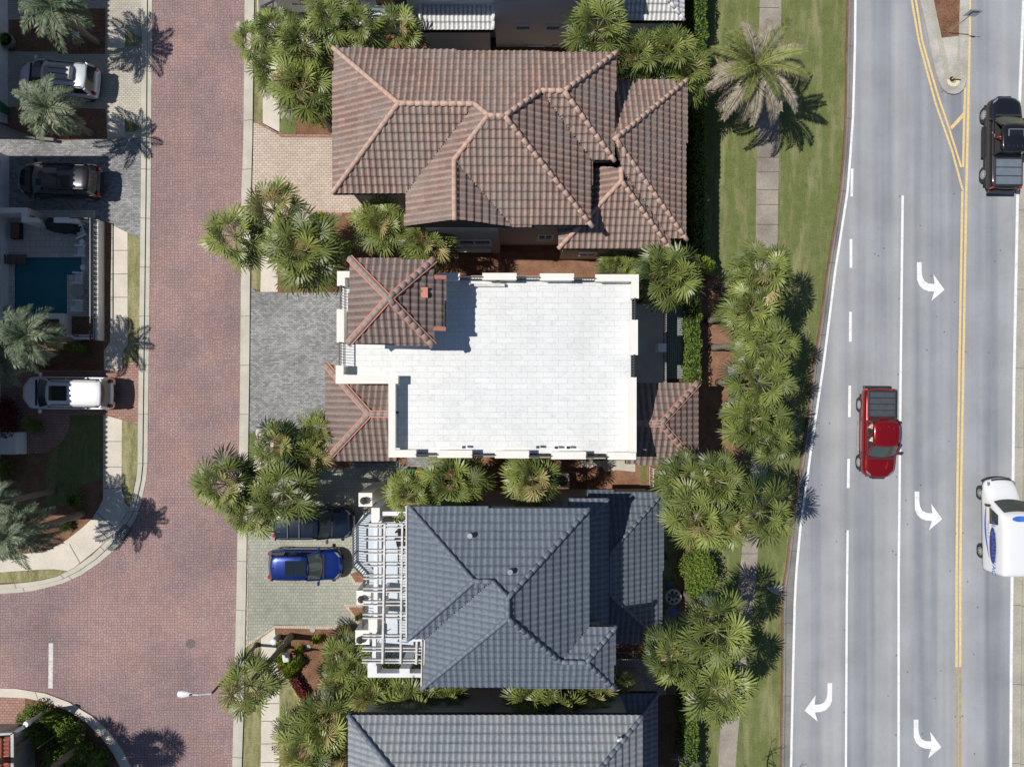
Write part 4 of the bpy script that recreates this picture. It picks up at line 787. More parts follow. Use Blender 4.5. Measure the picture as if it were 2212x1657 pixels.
for a in ((604, 962, 56, 5.5, 'fan palm at the lower left corner of the grey paver driveway'), (690, 935, 52, 4.5, 'fan palm left of the brown porch roof'), (668, 985, 52, 5.0, 'fan palm below the corner of the brown porch roof'),
          (492, 1045, 68, 6.5, 'fan palm spreading furthest over the red street above the dark cars'), (612, 1062, 72, 6.5, 'fan palm overhanging the roof of the dark navy SUV'), (545, 1108, 54, 6.0, 'fan palm over the kerb at the top of the greenish driveway')): palm(*a, GD)
GE = 'cabbage palms between the white deck house and the blue-grey roof'
for a in ((884, 1068, 54, 6.0, 'fan palm covering the green rubbish bins'), (984, 1036, 72, 6.0, 'fan palm above the upper edge of the blue-grey roof, left of centre'), (1150, 1034, 64, 6.0, 'fan palm beside the air conditioning unit')): palm(*a, GE)
GF = 'cabbage palms at the right of the blue-grey house'
for a in ((1478, 1042, 66, 6.0, 'fan palm at the lower right corner of the brown rear roof'), (1548, 1040, 62, 6.5, 'fan palm where the hedge ends below the highway row'), (1505, 1115, 74, 7.0, 'fan palm over the right eave of the blue-grey rear roof'),
          (1560, 1130, 58, 6.5, 'fan palm left of the lone palm beside the highway'), (1642, 1106, 70, 6.5, 'lone fan palm nearest the highway kerb, above the drain'),
          (1548, 1362, 76, 7.0, 'upper fan palm of the three right of the blue-grey house'), (1452, 1415, 66, 6.0, 'left fan palm of the three right of the blue-grey house'), (1548, 1488, 74, 6.0, 'lower fan palm of the three, above the bright hedge')): palm(*a, GF)
GG = 'cabbage palms between the two grey roofed houses'
palm(538, 1478, 62, 7.2, 'single fan palm on a leaning trunk beside the street lamp', GG, lean=(.0, .0))
for a in ((742, 1422, 54, 4.2, 'fan palm below the white pergola, left side'), (738, 1468, 50, 4.2, 'fan palm beside the dark red planting'), (806, 1492, 68, 4.4, 'fan palm under the lower end of the white pergola'), (885, 1518, 70, 5.4, 'fan palm over the edge of the bottom grey roof, left'),
          (962, 1506, 50, 5.2, 'fan palm half way along the gap between the grey roofs'), (636, 1572, 46, 4.5, 'fan palm right of the pale footpath near the bottom'), (700, 1560, 68, 5.5, 'wide fan palm left of the bottom grey roof'),
          (665, 1612, 66, 5.5, 'fan palm over the footpath at the bottom edge'), (722, 1645, 54, 5.0, 'fan palm cut by the bottom edge beside the bottom grey roof'), (1150, 1500, 62, 6.0, 'fan palm under the middle of the blue-grey eave'),
          (1202, 1518, 66, 6.0, 'fan palm hanging lowest over the bottom grey roof'), (1275, 1500, 56, 5.5, 'fan palm under the right end of the blue-grey eave'), (1338, 1480, 28, 4.0, 'small fan palm tuft at the lower right corner of the blue-grey roof')): palm(*a, GG)
for u, v in ((848, 1440), (900, 1470)):
    palm(u+20, v+50, 46, 3.5, 'fan palm under the white portico frame' if u < 870 else 'low fan palm tucked below the left corner of the blue-grey roof', GG)
# off-frame palms whose shadows cross the lower left of the street
for x, y, h, l in ((80, 1584, 7.2, 'tall palm trunk crossing the red gatehouse roof'), (150, 1634, 7.0, 'palm beyond the bottom edge whose crown shades the curved kerb'), (178, 1606, 8.0, 'tall palm behind the green shrubs in the lower left'), (96, 1650, 7.0, 'palm trunk at the bottom edge right of the gatehouse')):
    c = W(x, y); u = 1106+c.x*F/(H-h); v = 828.5-c.y*F/(H-h); palm(u, v, 58, h, l, 'palms by the gatehouse')
SIL = [feather_crown(3, 28, 2.0, ['silver', 'silver'], npair=26, lw=.034), feather_crown(8, 30, 2.0, ['silver', 'silver'], arch=1.15, npair=26, lw=.034)]
GS = 'silvery feather palms in the left front gardens'
for u, v, r, h, l in ((118, 18, 84, 4.2, 'silvery feather palm at the top left corner'), (108, 236, 70, 4.0, 'silvery feather palm beside the silver SUV'), (62, 726, 74, 4.5, 'shaded silvery palm beside the pool wall'), (8, 772, 66, 4.0, 'sunlit feather palm at the left edge above the white SUV'),
                      (52, 1150, 74, 5.0, 'silvery feather palm above the curved footpath'), (-20, 1092, 60, 5.5, 'feather palm at the left edge on a slanting trunk')):
    palm(u, v, r*.92, h, l, GS, mesh=SIL[int(r) % 2], name='feather_palm')
c = W(178, 1109); palm(1106+c.x*F/(H-6.5), 828.5-c.y*F/(H-6.5), 52, 6.5, 'palm with a thick pale trunk leaning out of the dark bed by the kerb', GS, mesh=SIL[0], name='feather_palm')
DATE = feather_crown(21, 44, 2.0, ['date', 'deadfrond'], dead=.8, arch=1.05, npair=60, lw=.017, ll=.17)
palm(1630, 148, 108, 5.0, 'big half dead date palm with grey fronds on the highway lawn', None, mesh=DATE, name='date_palm')
def cloud(b, c, rx, ry, rz, n, size, rnd, lo=.2, hi=.9):
    for i in range(n):
        while True:
            p = Vector((rnd.uniform(-1, 1), rnd.uniform(-1, 1), rnd.uniform(-.6, 1)))
            if .35 < p.length < 1: break
        q = Vector((c[0]+p.x*rx, c[1]+p.y*ry, max(.02, c[2]+p.z*rz))); nrm = (Vector((rnd.gauss(0, .5), rnd.gauss(0, .5), 1))).normalized(); a = nrm.orthogonal().normalized(); a.rotate(Matrix.Rotation(rnd.uniform(0, 6.3), 3, nrm)); d = nrm.cross(a)
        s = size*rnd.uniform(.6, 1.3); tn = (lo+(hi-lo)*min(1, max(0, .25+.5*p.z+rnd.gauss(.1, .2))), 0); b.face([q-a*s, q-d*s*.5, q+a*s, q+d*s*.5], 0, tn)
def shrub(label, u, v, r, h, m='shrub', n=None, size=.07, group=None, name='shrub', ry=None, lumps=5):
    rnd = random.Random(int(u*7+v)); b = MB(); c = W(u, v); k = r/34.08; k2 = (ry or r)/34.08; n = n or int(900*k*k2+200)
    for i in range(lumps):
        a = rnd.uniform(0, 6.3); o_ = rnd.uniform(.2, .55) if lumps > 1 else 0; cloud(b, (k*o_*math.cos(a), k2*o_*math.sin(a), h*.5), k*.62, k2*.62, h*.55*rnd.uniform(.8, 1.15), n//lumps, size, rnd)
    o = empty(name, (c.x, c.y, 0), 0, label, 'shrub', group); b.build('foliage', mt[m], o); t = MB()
    for i in range(3):
        a = i*2.1; t.tube([(0, 0, 0), (k*.3*math.cos(a), k2*.3*math.sin(a), h*.6)], [.03, .015], 5)
    t.build('stem', mt['trunk'], o); return o
def hedge(label, u0, u1, v0, v1, h, m='hedge', dens=170, skew=0):
    c0 = W(u0, v1); c1 = W(u1, v0); rnd = random.Random(int(u0+v0)); o = empty('hedge', ((c0.x+c1.x)/2, (c0.y+c1.y)/2, 0), 0, label, 'hedge'); b = MB(); wx = (c1.x-c0.x)/2; wy = (c1.y-c0.y)/2
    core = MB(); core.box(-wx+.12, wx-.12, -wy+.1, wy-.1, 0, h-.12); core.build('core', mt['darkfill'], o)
    n = int(dens*(4*wx*wy+4*wy*h*.6))
    for i in range(n):
        if rnd.random() < (2*wx)/(2*wx+h*1.1): p = Vector((rnd.uniform(-wx, wx), rnd.uniform(-wy, wy), h+rnd.gauss(-.03, .05)))
        else: p = Vector((rnd.choice((-1, 1))*(wx+rnd.gauss(0, .04)), rnd.uniform(-wy, wy), rnd.uniform(0, h)))
        p.x += .05*math.sin(p.y*3.1)+.04*math.sin(p.y*7.7); nrm = Vector((rnd.gauss(0, .5), rnd.gauss(0, .5), 1)).normalized(); a = nrm.orthogonal().normalized(); a.rotate(Matrix.Rotation(rnd.uniform(0, 6.3), 3, nrm)); d = nrm.cross(a); s = rnd.uniform(.04, .09)
        b.face([p-a*s, p-d*s*.6, p+a*s, p+d*s*.6], 0, (min(1, max(0, rnd.gauss(.55, .25))), 0))
    b.build('foliage', mt[m], o); return o
hedge('long clipped dark hedge between the terracotta house and the highway lawn', 1484, 1506, -40, 560, 2.2)
hedge('clipped hedge strip beside the rear deck of the white house', 1472, 1494, 562, 835, 2.1)
hedge('bright green clipped hedge in the lower right beside the dark rear yard', 1461, 1490, 1425, 1720, 2.0)
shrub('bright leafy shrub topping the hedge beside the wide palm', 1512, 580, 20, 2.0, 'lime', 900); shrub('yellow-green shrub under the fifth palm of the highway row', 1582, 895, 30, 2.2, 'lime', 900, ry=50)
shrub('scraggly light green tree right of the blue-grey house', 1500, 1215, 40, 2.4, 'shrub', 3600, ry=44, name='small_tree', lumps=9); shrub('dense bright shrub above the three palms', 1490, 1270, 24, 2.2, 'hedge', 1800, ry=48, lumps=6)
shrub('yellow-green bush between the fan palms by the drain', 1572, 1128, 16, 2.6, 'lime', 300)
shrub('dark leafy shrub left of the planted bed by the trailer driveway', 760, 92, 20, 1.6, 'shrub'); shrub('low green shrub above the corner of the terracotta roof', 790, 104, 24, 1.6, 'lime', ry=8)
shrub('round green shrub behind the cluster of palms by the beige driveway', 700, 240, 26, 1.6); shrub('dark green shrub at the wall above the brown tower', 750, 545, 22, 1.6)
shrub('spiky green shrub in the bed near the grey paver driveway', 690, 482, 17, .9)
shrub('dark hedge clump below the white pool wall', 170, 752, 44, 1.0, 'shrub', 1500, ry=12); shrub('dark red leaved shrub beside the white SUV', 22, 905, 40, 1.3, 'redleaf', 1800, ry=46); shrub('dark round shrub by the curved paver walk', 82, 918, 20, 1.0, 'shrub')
shrub('shrub in deep shade right of the porch', 20, 1010, 26, 1.2)
GB = 'green bushes massed behind the curved kerb in the lower left'
for i, (u, v, r, m, l) in enumerate(((85, 1528, 32, 'shrub', 'dark bush at the top corner of the massed bushes'), (128, 1545, 28, 'hedge', 'bright bush along the curved kerb'), (112, 1578, 30, 'shrub', 'greyish bush behind the slanted trunk'), (160, 1570, 34, 'hedge', 'bush at the middle of the curved kerb'),
        (125, 1618, 36, 'hedge', 'yellow-green bush beside the reddish gap'), (175, 1610, 38, 'shrub', 'dark bush behind the shaded kerb'), (215, 1622, 32, 'hedge', 'bush in the lower corner by the kerb'), (150, 1655, 40, 'shrub', 'bush at the bottom edge'), (205, 1668, 40, 'hedge', 'bright bush cut by the bottom edge'), (70, 1562, 20, 'lime', 'leafy clump next to the dark red paving'), (55, 1645, 34, 'shrub', 'shaded bush below the gatehouse trunk'))):
    shrub(l, u, v, r, 1.2, m, int(r*r*1.5), .07, GB)
def tuft(u, v, r, label, m='shrub', n=90, h=.6, group=None, cat='plant', name='grassy_plant'):
    rnd = random.Random(int(u*3+v*5)); b = MB(); c = W(u, v); k = r/34.08
    for i in range(n):
        a = rnd.uniform(0, 6.283); L = k*rnd.uniform(.5, 1.1); x, y = rnd.gauss(0, k*.18), rnd.gauss(0, k*.18); dx, dy = math.cos(a), math.sin(a); w = .02+k*.02
        p0 = Vector((x, y, .02)); p1 = Vector((x+dx*L*.45, y+dy*L*.45, h*rnd.uniform(.7, 1.1))); p2 = Vector((x+dx*L, y+dy*L, h*rnd.uniform(.1, .6))); s = Vector((-dy, dx, 0))*w
        tn = (rnd.uniform(.2, .95), 0); b.face([p0-s*.5, p1-s, p1+s, p0+s*.5], 0, tn); b.face([p1-s, p2, p1+s], 0, tn)
    o = b.build(name, mt[m]); o.location = (c.x, c.y, 0); return tag(o, label, cat, group)
for a in ((712, 452, 0),): pass
tuft(696, 478, 20, 'spiky bright plant on the small lawn below the beige driveway', 'lime', 120); tuft(678, 257, 16, 'grassy tuft on the mulch above the beige driveway', 'lime'); tuft(703, 268, 15, 'rounded grassy tuft at the edge of the terracotta eave', 'lime')
tuft(688, 1377, 14, 'grass clump between the two post shadows', 'lime'); tuft(648, 1400, 12, 'small grass clump beside the pale round stone', 'lime'); tuft(612, 1392, 14, 'thin grass around the base of the palm trunk', 'shrub', 60)
for i, (u, v) in enumerate(((610, 1415), (618, 1432), (634, 1436), (648, 1425), (630, 1450))): tuft(u, v, 15, ('grass mound at the path above the mailbox', 'grass mound left of the mailbox', 'broad grass mound below the mailbox', 'shaded grass mound right of the mailbox', 'lowest grass mound beside the red plants')[i], 'lime' if i < 3 else 'shrub', 170, .7, 'ornamental grass mounds around the mailbox')
tuft(168, 1078, 20, 'bright strappy plant above the thick pale trunk', 'hedge', 140); tuft(148, 1133, 17, 'bright strappy plant below the thick pale trunk', 'hedge', 120); tuft(775, 1330, 9, 'small green plant in the brick edged bed', 'hedge', 50)
b = MB(); rnd = random.Random(5)
for i in range(15):
    t = i/14; c = W(638+34*t, 1462+52*t); cloud(b, (c.x, c.y, .3), .38, .3, .32, 130, .06, rnd)
o = b.build('red_foliage_plants', mt['redleaf']); tag(o, 'diagonal strip of dark red foliage plants in the front bed', 'plants')
for i, (u, v) in enumerate(((626, 1461), (631, 1471), (636, 1480), (640, 1492), (647, 1503), (652, 1519))):
    b = MB(); cloud(b, (0, 0, .12), .2, .2, .15, 60, .05, rnd); o = b.build('flower_clump', mt['yflower']); o.location = W(u, v); tag(o, 'yellow flower clump %s along the dark red plants' % ('nearest the grass mounds', 'second from the grass mounds', 'third from the grass mounds', 'fourth from the grass mounds', 'second from the lower end', 'at the lower end')[i], 'flowers', 'yellow flower clumps beside the red plants')
b = MB(); cloud(b, (0, 0, .2), .6, .5, .3, 160, .06, rnd); o = b.build('red_foliage_plants', mt['redleaf']); o.location = W(610, 1612); tag(o, 'small dark red plants by the footpath near the bottom edge', 'plants')
b = MB(); cloud(b, (0, 0, .12), .3, .5, .15, 90, .05, rnd); o = b.build('flower_clump', mt['yflower']); o.location = W(608, 1598); tag(o, 'yellow flowers by the footpath near the bottom edge', 'flowers')
# bare tree near the bottom
bt = empty('bare_tree', W(1455, 1625), 0, 'leafless pale tree at the bottom edge beside the hedge', 'tree'); rnd = random.Random(3); b = MB(); tr = MB(); tr.tube([(0, 0, 0), (0.05, 0, 1.0)], [.07, .05], 7); tr.build('trunk', mt['twig'], bt)
def br(p, d, L, r, k):
    q = p+d*L; b.tube([p, q], [r, r*.65], 5, cap=False)
    if k:
        for i in range(3): br(q, (d+Vector((rnd.gauss(0, .5), rnd.gauss(0, .5), rnd.gauss(.1, .25)))).normalized(), L*.72, r*.62, k-1)
for i in range(4): br(Vector((0.05, 0, 1.0)), Vector((math.cos(i*1.7)*.6, math.sin(i*1.7)*.6, .8)).normalized(), .6, .035, 4)
b.build('crown', mt['twig'], bt)
bt2 = copy_tree(bt, W(1570, 1700), 1.3, 2.6, 'leafless tree just below the bottom edge whose twig shadow crosses the old footpath')
# ================================================================ VEHICLES
def loft(b, rings, m=0, cap=True):
    n = len(rings[0]); base = len(b.v)
    for r in rings: b.v += [tuple(p) for p in r]
    for i in range(len(rings)-1):
        for j in range(n):
            b.f.append((base+i*n+j, base+i*n+(j+1) % n, base+(i+1)*n+(j+1) % n, base+(i+1)*n+j)[::-1]); b.m.append(m); b.t.append((.5, .5))
    if cap:
        b.f.append(tuple(base+j for j in range(n))); b.m.append(m); b.t.append((.5, .5))
        b.f.append(tuple(base+(len(rings)-1)*n+j for j in range(n))[::-1]); b.m.append(m); b.t.append((.5, .5))
def ring(x, w, zt, zb, sh=.80, crown=.03, curve=0.0):
    pr = [(0, zt+crown), (.5*w, zt+crown*.75), (sh*w, zt), (.95*w, zt-.08), (w, zt-.24), (w, (zt+zb)/2-.05), (.98*w, zb+.1), (.85*w, zb)]
    full = pr+[(-y, z) for y, z in pr[:0:-1]]
    return [(x-curve*(abs(y)/w)**2.2, y, z) for y, z in full]
def wheel(parent, x, y, r=.37, w=.24, sp=10):
    b = MB(); s = 1 if y > 0 else -1; n = 20
    prof = [(r*.70, -w/2), (r*.96, -w/2), (r, -w/2+.03), (r, w/2-.03), (r*.96, w/2), (r*.70, w/2)]
    def rg(rad, yy): return [(x+rad*math.cos(a), yy, r+rad*math.sin(a)) for a in [2*math.pi*i/n for i in range(n)]]
    loft(b, [rg(a, y+q) for a, q in prof], cap=False); o = b.build('wheel', mt['rubber'], parent, smooth=True)
    b = MB(); yy = y+s*(w/2-.02); loft(b, [rg(r*.72, y+s*(w/2)), rg(r*.66, y+s*(w/2-.01)), rg(r*.62, y+s*.03)], cap=False); b.face(rg(r*.62, y+s*.03)); b.build('rim_barrel', mt['cabin'], o)
    b = MB()
    for i in range(sp):
        a = 2*math.pi*i/sp; c = Vector((x, yy, r)); e = c+Vector((math.cos(a), 0, math.sin(a)))*r*.66; b.bar(c, e, .055, .03, up=Vector((0, 1, 0)))
    loft(b, [rg(r*.72, yy-.01), rg(r*.72, yy+.012), rg(r*.63, yy+.012), rg(r*.63, yy-.01)], cap=False); loft(b, [rg(.07, yy-.02), rg(.06, yy+.02)]); b.build('rim', mt['alloy'], o)
    return o
def vehicle(name, label, cat, loc, ang, L, Wd, paint, hoodz=1.0, belt=1.08, roofz=1.75, hood=1.15, ws=.85, rear=.55, kind='suv', group=None, trim='black', rails=True, tumble=.78, nose=.22, tail=.10, wr=.37, opens=None, sc_w=10, ground=.30):
    """x forward. hood: length of the bonnet; ws: windscreen run; rear: rear glass run"""
    o = empty(name, loc, ang, label, cat, group); hw = Wd/2; X0, X1 = -L/2, L/2; xb = X1-hood; xr = xb-ws
    cabend = X0+.12 if kind == 'suv' else X0+L*.345
    st = []
    for f, wf, dz in ((0, .80, -.25), (.04, .90, -.13), (.14, .96, -.05), (.30, .99, -.02), (hood/L*1.0, 1, 0.0)): st.append((X1-f*L if f < hood/L else xb+.05, wf*hw, hoodz+dz))
    st = [(X1, .80*hw, hoodz-.30), (X1-.10, .90*hw, hoodz-.16), (X1-.32, .97*hw, hoodz-.06), (X1-.75, 1.0*hw, hoodz-.02), (xb+.05, 1.0*hw, hoodz+.02), (xb-.12, 1.0*hw, belt)]
    st += [(xb-1.0, hw, belt), ((xb+X0)/2-.2, hw, belt), (X0+1.0, hw*.995, belt+.01), (X0+.35, .975*hw, belt-.0), (X0+.10, .94*hw, belt-.06), (X0, .88*hw, belt-.22)]
    rings = []
    for x, w, zt in st:
        cv = nose if x > xb-.05 else (tail if x < X0+.6 else 0); cv *= 1 if x > X1-.8 or x < X0+.6 else .3
        r = ring(x, w, zt, ground if abs(x) < L/2-.2 else ground+.1, .80, .035); r = [(px-(cv*(abs(py)/w)**2.5 if px > 0 else -cv*(abs(py)/w)**2.5), py, pz) for px, py, pz in r]; rings.append(r)
    b = MB(); loft(b, rings); b.build('body', mt[paint], o, smooth=True, sub=1)
    b = MB()
    for sx in (X1-L*.17, X0+L*.19):
        for s in (-1, 1): b.tube([(sx, s*(hw-.30), wr), (sx, s*(hw-.03), wr)], [wr*1.2]*2, 20)
    b.box(X0+.4, X1-.4, -hw+.05, hw-.05, ground-.03, ground+.06); b.box(X1-.34, X1-.1, -hw*.6, hw*.6, ground+.03, .55); b.box(X0+.12, X0+.3, -hw*.7, hw*.7, ground+.03, .52)
    b.build('wheel_arches', mt[trim], o)
    for sx in (X1-L*.17, X0+L*.19):
        for s in (-1, 1): wheel(o, sx, s*(hw-.125), wr, .24, sc_w)
    # cabin
    tw = hw*tumble; bw = hw*.90; rx0 = cabend+rear if kind == 'suv' else cabend+.10; bx0 = cabend
    NS = 6
    def front(t): return Vector((xb-.02-.16*t*t, bw*t, belt+.02)), Vector((xr-.10*t*t, tw*t, roofz-.05))
    def back(t): return Vector((bx0+.10*t*t, bw*t, belt+.02)), Vector((rx0+.06*t*t, tw*t, roofz-.06))
    def strip(fn, t0, t1, u0, u1, flip):
        bb = MB()
        for i in range(NS):
            ta, tb = t0+(t1-t0)*i/NS, t0+(t1-t0)*(i+1)/NS; (a0, a1), (b0, b1) = fn(ta), fn(tb)
            q = [a0.lerp(a1, u0), b0.lerp(b1, u0), b0.lerp(b1, u1), a0.lerp(a1, u1)]; bb.face(q[::-1] if flip else q)
        return bb
    strip(front, -.93, .93, .02, .97, False).build('windscreen', mt['wsglass'], o, smooth=True); strip(back, -.92, .92, .02, .97, True).build('rear_window', mt['glass'], o, smooth=True)
    f1, f2 = front(1); r1, r2 = back(1)
    for s in (-1, 1):
        m_ = Vector((1, s, 1)); q = [Vector((p.x, p.y*s, p.z)) for p in (f1, f2, r2, r1)]
        if not (opens and s in opens):
            bb = MB(); bb.face([q[0].lerp(q[3], .02), q[1].lerp(q[2], .02), q[2].lerp(q[1], .02), q[3].lerp(q[0], .02)]); bb.build('side_window', mt['glass'], o)
        pb = MB()
        pb.bar(q[0]+Vector((.02, 0, -.03)), q[1]+Vector((0, 0, .02)), .09, .07); pb.bar(q[3], q[2], .16 if kind == 'suv' else .12, .08)
        for f, w_ in (((.36, .06), (.70, .07)) if kind == 'suv' else ((.52, .07),)):
            pb.bar(q[0].lerp(q[3], f), q[1].lerp(q[2], f*.95+.02), w_, .05)
        pb.bar(q[0], q[3], .05, .05); pb.build('pillar', mt[paint], o)
    b = MB(); rr = []
    xs = [(xr+.02, .90, -.045), (xr-.12, .97, 0), (xr-.5, 1.0, .02), ((xr+rx0)/2, 1.0, .03), (rx0+.4, 1.0, .015), (rx0+.08, .96, -.01), (rx0-.04, .88, -.05)]
    for x, wf, dz in xs:
        w = tw*wf*1.03; z = roofz+dz; pr = [(0, z+.035), (.5*w, z+.028), (.85*w, z), (w, z-.06), (w*.96, z-.09)]; full = pr+[(-y, zz) for y, zz in pr[::-1][:-1]]
        cv = .10 if x > (xr+rx0)/2 else -.07; cv = cv if x > xr-.3 or x < rx0+.3 else cv*.2
        rr.append([(x-cv*(abs(y)/w)**2, y, zz) for y, zz in full])
    loft(b, rr); b.build('roof', mt[paint], o, smooth=True)
    b = MB(); b.face([(xb-.2, -bw+.05, belt+.045), (xb-.2, bw-.05, belt+.045), (bx0+.2, bw-.05, belt+.045), (bx0+.2, -bw+.05, belt+.045)][::-1]); b.build('cabin', mt['cabin'], o)
    for s in (-1, 1):
        b = MB(); c = Vector((xb-.25, s*(hw+.12), belt+.06)); b.box(c.x-.07, c.x+.07, c.y-.11, c.y+.11, c.z-.09, c.z+.09); b.bar((c.x+.05, s*(hw-.06), c.z-.05), c, .06, .05)
        b.build('mirror', mt[paint if kind == 'suv' and paint != 'p_navy' else 'black'], o, bevel=.03)
        b = MB(); hx = X1-.26
        b.add([(X1-.20, s*hw*.50, hoodz-.17), (X1-.40, s*hw*.80, hoodz-.15), (X1-.60, s*hw*.86, hoodz-.12), (X1-.36, s*hw*.58, hoodz-.12)], [(0, 1, 2, 3) if s < 0 else (3, 2, 1, 0)]); b.v = [(x+.03, y*1.0, z+.05) for x, y, z in b.v]; b.build('headlight', mt['lamp'], o)
        b = MB(); b.box(X0+.05, X0+.22, min(s*hw*.64, s*hw*.85), max(s*hw*.64, s*hw*.85), belt-.24, belt-.0) if kind == 'suv' else b.box(X0+.05, X0+.16, min(s*hw*.80, s*hw*.90), max(s*hw*.80, s*hw*.90), belt-.35, belt-.0); b.build('tail_light', mt['redlamp'], o, bevel=.03)
        if rails and kind == 'suv':
            b = MB(); b.bar((xr-.35, s*tw*.90, roofz+.05), (rx0+.25, s*tw*.90, roofz+.045), .045, .05); b.build('roof_rail', mt[trim], o)
    b = MB(); b.box(X1-.05, X1+.015, -hw*.42, hw*.42, .5, hoodz-.28); b.build('grille', mt['chrome' if trim == 'black' else trim], o, bevel=.02)
    b = MB(); b.bar((xb+.04, -bw*.86, belt+.0), (xb+.04, bw*.86, belt+.0), .12, .03); b.build('cowl', mt['cabin'], o)
    b = MB()
    for s in (-1, 1): b.bar((X1-.60, s*hw*.34, hoodz-.0), (xb+.12, s*hw*.48, hoodz+.035), .03, .02)
    b.build('bonnet_crease', mt[paint], o)
    o['dims'] = 0; del o['dims']
    return o, dict(X0=X0, X1=X1, hw=hw, tw=tw, xr=xr, rx0=rx0, roofz=roofz, belt=belt, xb=xb, cabend=cabend)
for k, c, me_, ro in (('p_silver', (.62, .66, .72), .15, .3), ('p_black', (.012, .013, .017), .1, .22), ('p_white', (.80, .81, .82), 0, .3), ('p_navy', (.012, .022, .045), .3, .22), ('p_blue', (.008, .032, .22), .45, .25), ('p_red', (.28, .006, .01), .45, .25)): mt[k] = paintmat(k, c, me_, ro)
mt['tonneau'] = M('tonneau_cover', (.05, .06, .075), (.065, .075, .09), 3, .6); mt['tonneau2'] = M('silvery_tonneau', (.13, .16, .20), (.16, .19, .23), 3, .5)
def panel(o, name, x0, x1, y0, y1, z, m, h=.02): b = MB(); b.box(x0, x1, y0, y1, z, z+h); return b.build(name, mt[m], o, bevel=.008)
def carpos(u, v, z=.8): w = W(u, v, z); return (w.x, w.y, 0)
o, d = vehicle('suv', 'silver SUV with a grey roof box parked nose to the wall at the upper left', 'car', carpos(127, 172), R(180-5), 5.0, 2.0, 'p_silver', roofz=1.75, hood=.95, ws=1.05, rear=.14)
rb = MB(); rs = []
for x, w, h in ((.35, .20, .06), (.22, .34, .20), (-.1, .41, .30), (-1.0, .42, .33), (-1.38, .41, .30), (-1.45, .36, .12)):
    z = d['roofz']+.1; rs.append([(x-.1, -w, z), (x-.1, -w, z+h*.7), (x-.1, -w*.7, z+h), (x-.1, w*.7, z+h), (x-.1, w, z+h*.7), (x-.1, w, z)][::-1])
loft(rb, rs); bo = rb.build('roof_box', mt['steel'], o, smooth=False); 
for y in (-.15, .15):
    b = MB(); b.bar((-.2, y, d['roofz']+.43), (-1.4, y, d['roofz']+.43), .03, .03); b.build('rib', mt['black'], bo)
o, d = vehicle('suv', 'black SUV parked above the pool wall at the left', 'car', carpos(129, 391), R(180-2), 5.25, 2.05, 'p_black', roofz=1.8, hood=1.05, ws=1.0, rear=.14)
panel(o, 'sunroof', -.5, .42, -.5, .5, d['roofz']+.062, 'glass'); panel(o, 'rear_hatch_trim', d['X0']+.10, d['X0']+.16, -.6, .6, d['belt']-.05, 'steel')
o, d = vehicle('suv', 'long white SUV parked on the salmon pavers at the left', 'car', carpos(147.5, 849), R(180-.6), 5.75, 2.06, 'p_white', roofz=1.85, hood=1.1, ws=1.02, rear=.14)
panel(o, 'sunroof', -.60, .50, -.45, .45, d['roofz']+.062, 'glass')
b = MB(); b.box(d['X0']-.02, d['X0']+.05, -.55, .55, .62, .74); b.build('bumper_slot', mt['black'], o)
o, d = vehicle('suv', 'dark navy SUV parked under the palm on the greenish driveway', 'car', carpos(677.5, 1129), R(.3), 5.05, 2.0, 'p_navy', roofz=1.75, hoodz=1.08, belt=1.12, hood=1.35, ws=.62, rear=.25, tumble=.84, nose=.14)
panel(o, 'sunroof', d['xr']-.85, d['xr']-.3, -.42, .42, d['roofz']+.062, 'glass')
for x in (d['xr']-1.15, d['xr']-1.85): b = MB(); b.bar((x, -d['tw']*.9, d['roofz']+.1), (x, d['tw']*.9, d['roofz']+.1), .07, .04); b.build('cross_bar', mt['black'], o)
b = MB()
for i in range(6): b.bar((d['rx0']+.15, -.6+i*.24, d['roofz']+.04), (d['rx0']+.75, -.6+i*.24, d['roofz']+.045), .04, .02)
b.build('roof_rib', mt['p_navy'], o)
o, d = vehicle('suv', 'bright blue SUV parked on the greenish driveway beside the pergola', 'car', carpos(661, 1219.5), R(-.3), 4.7, 1.93, 'p_blue', roofz=1.66, hood=1.22, ws=.75, rear=.32, trim='p_black')
panel(o, 'sunroof', d['xr']-.85, d['xr']-.12, -.46, .46, d['roofz']+.062, 'glass'); panel(o, 'rear_roof_glass', d['xr']-1.4, d['xr']-.88, -.46, .46, d['roofz']+.062, 'glass')
b = MB(); b.tube([(d['rx0']+.2, 0, d['roofz']+.02), (d['rx0']+.1, 0, d['roofz']+.14)], [.035, .015], 6); b.build('antenna', mt['black'], o)
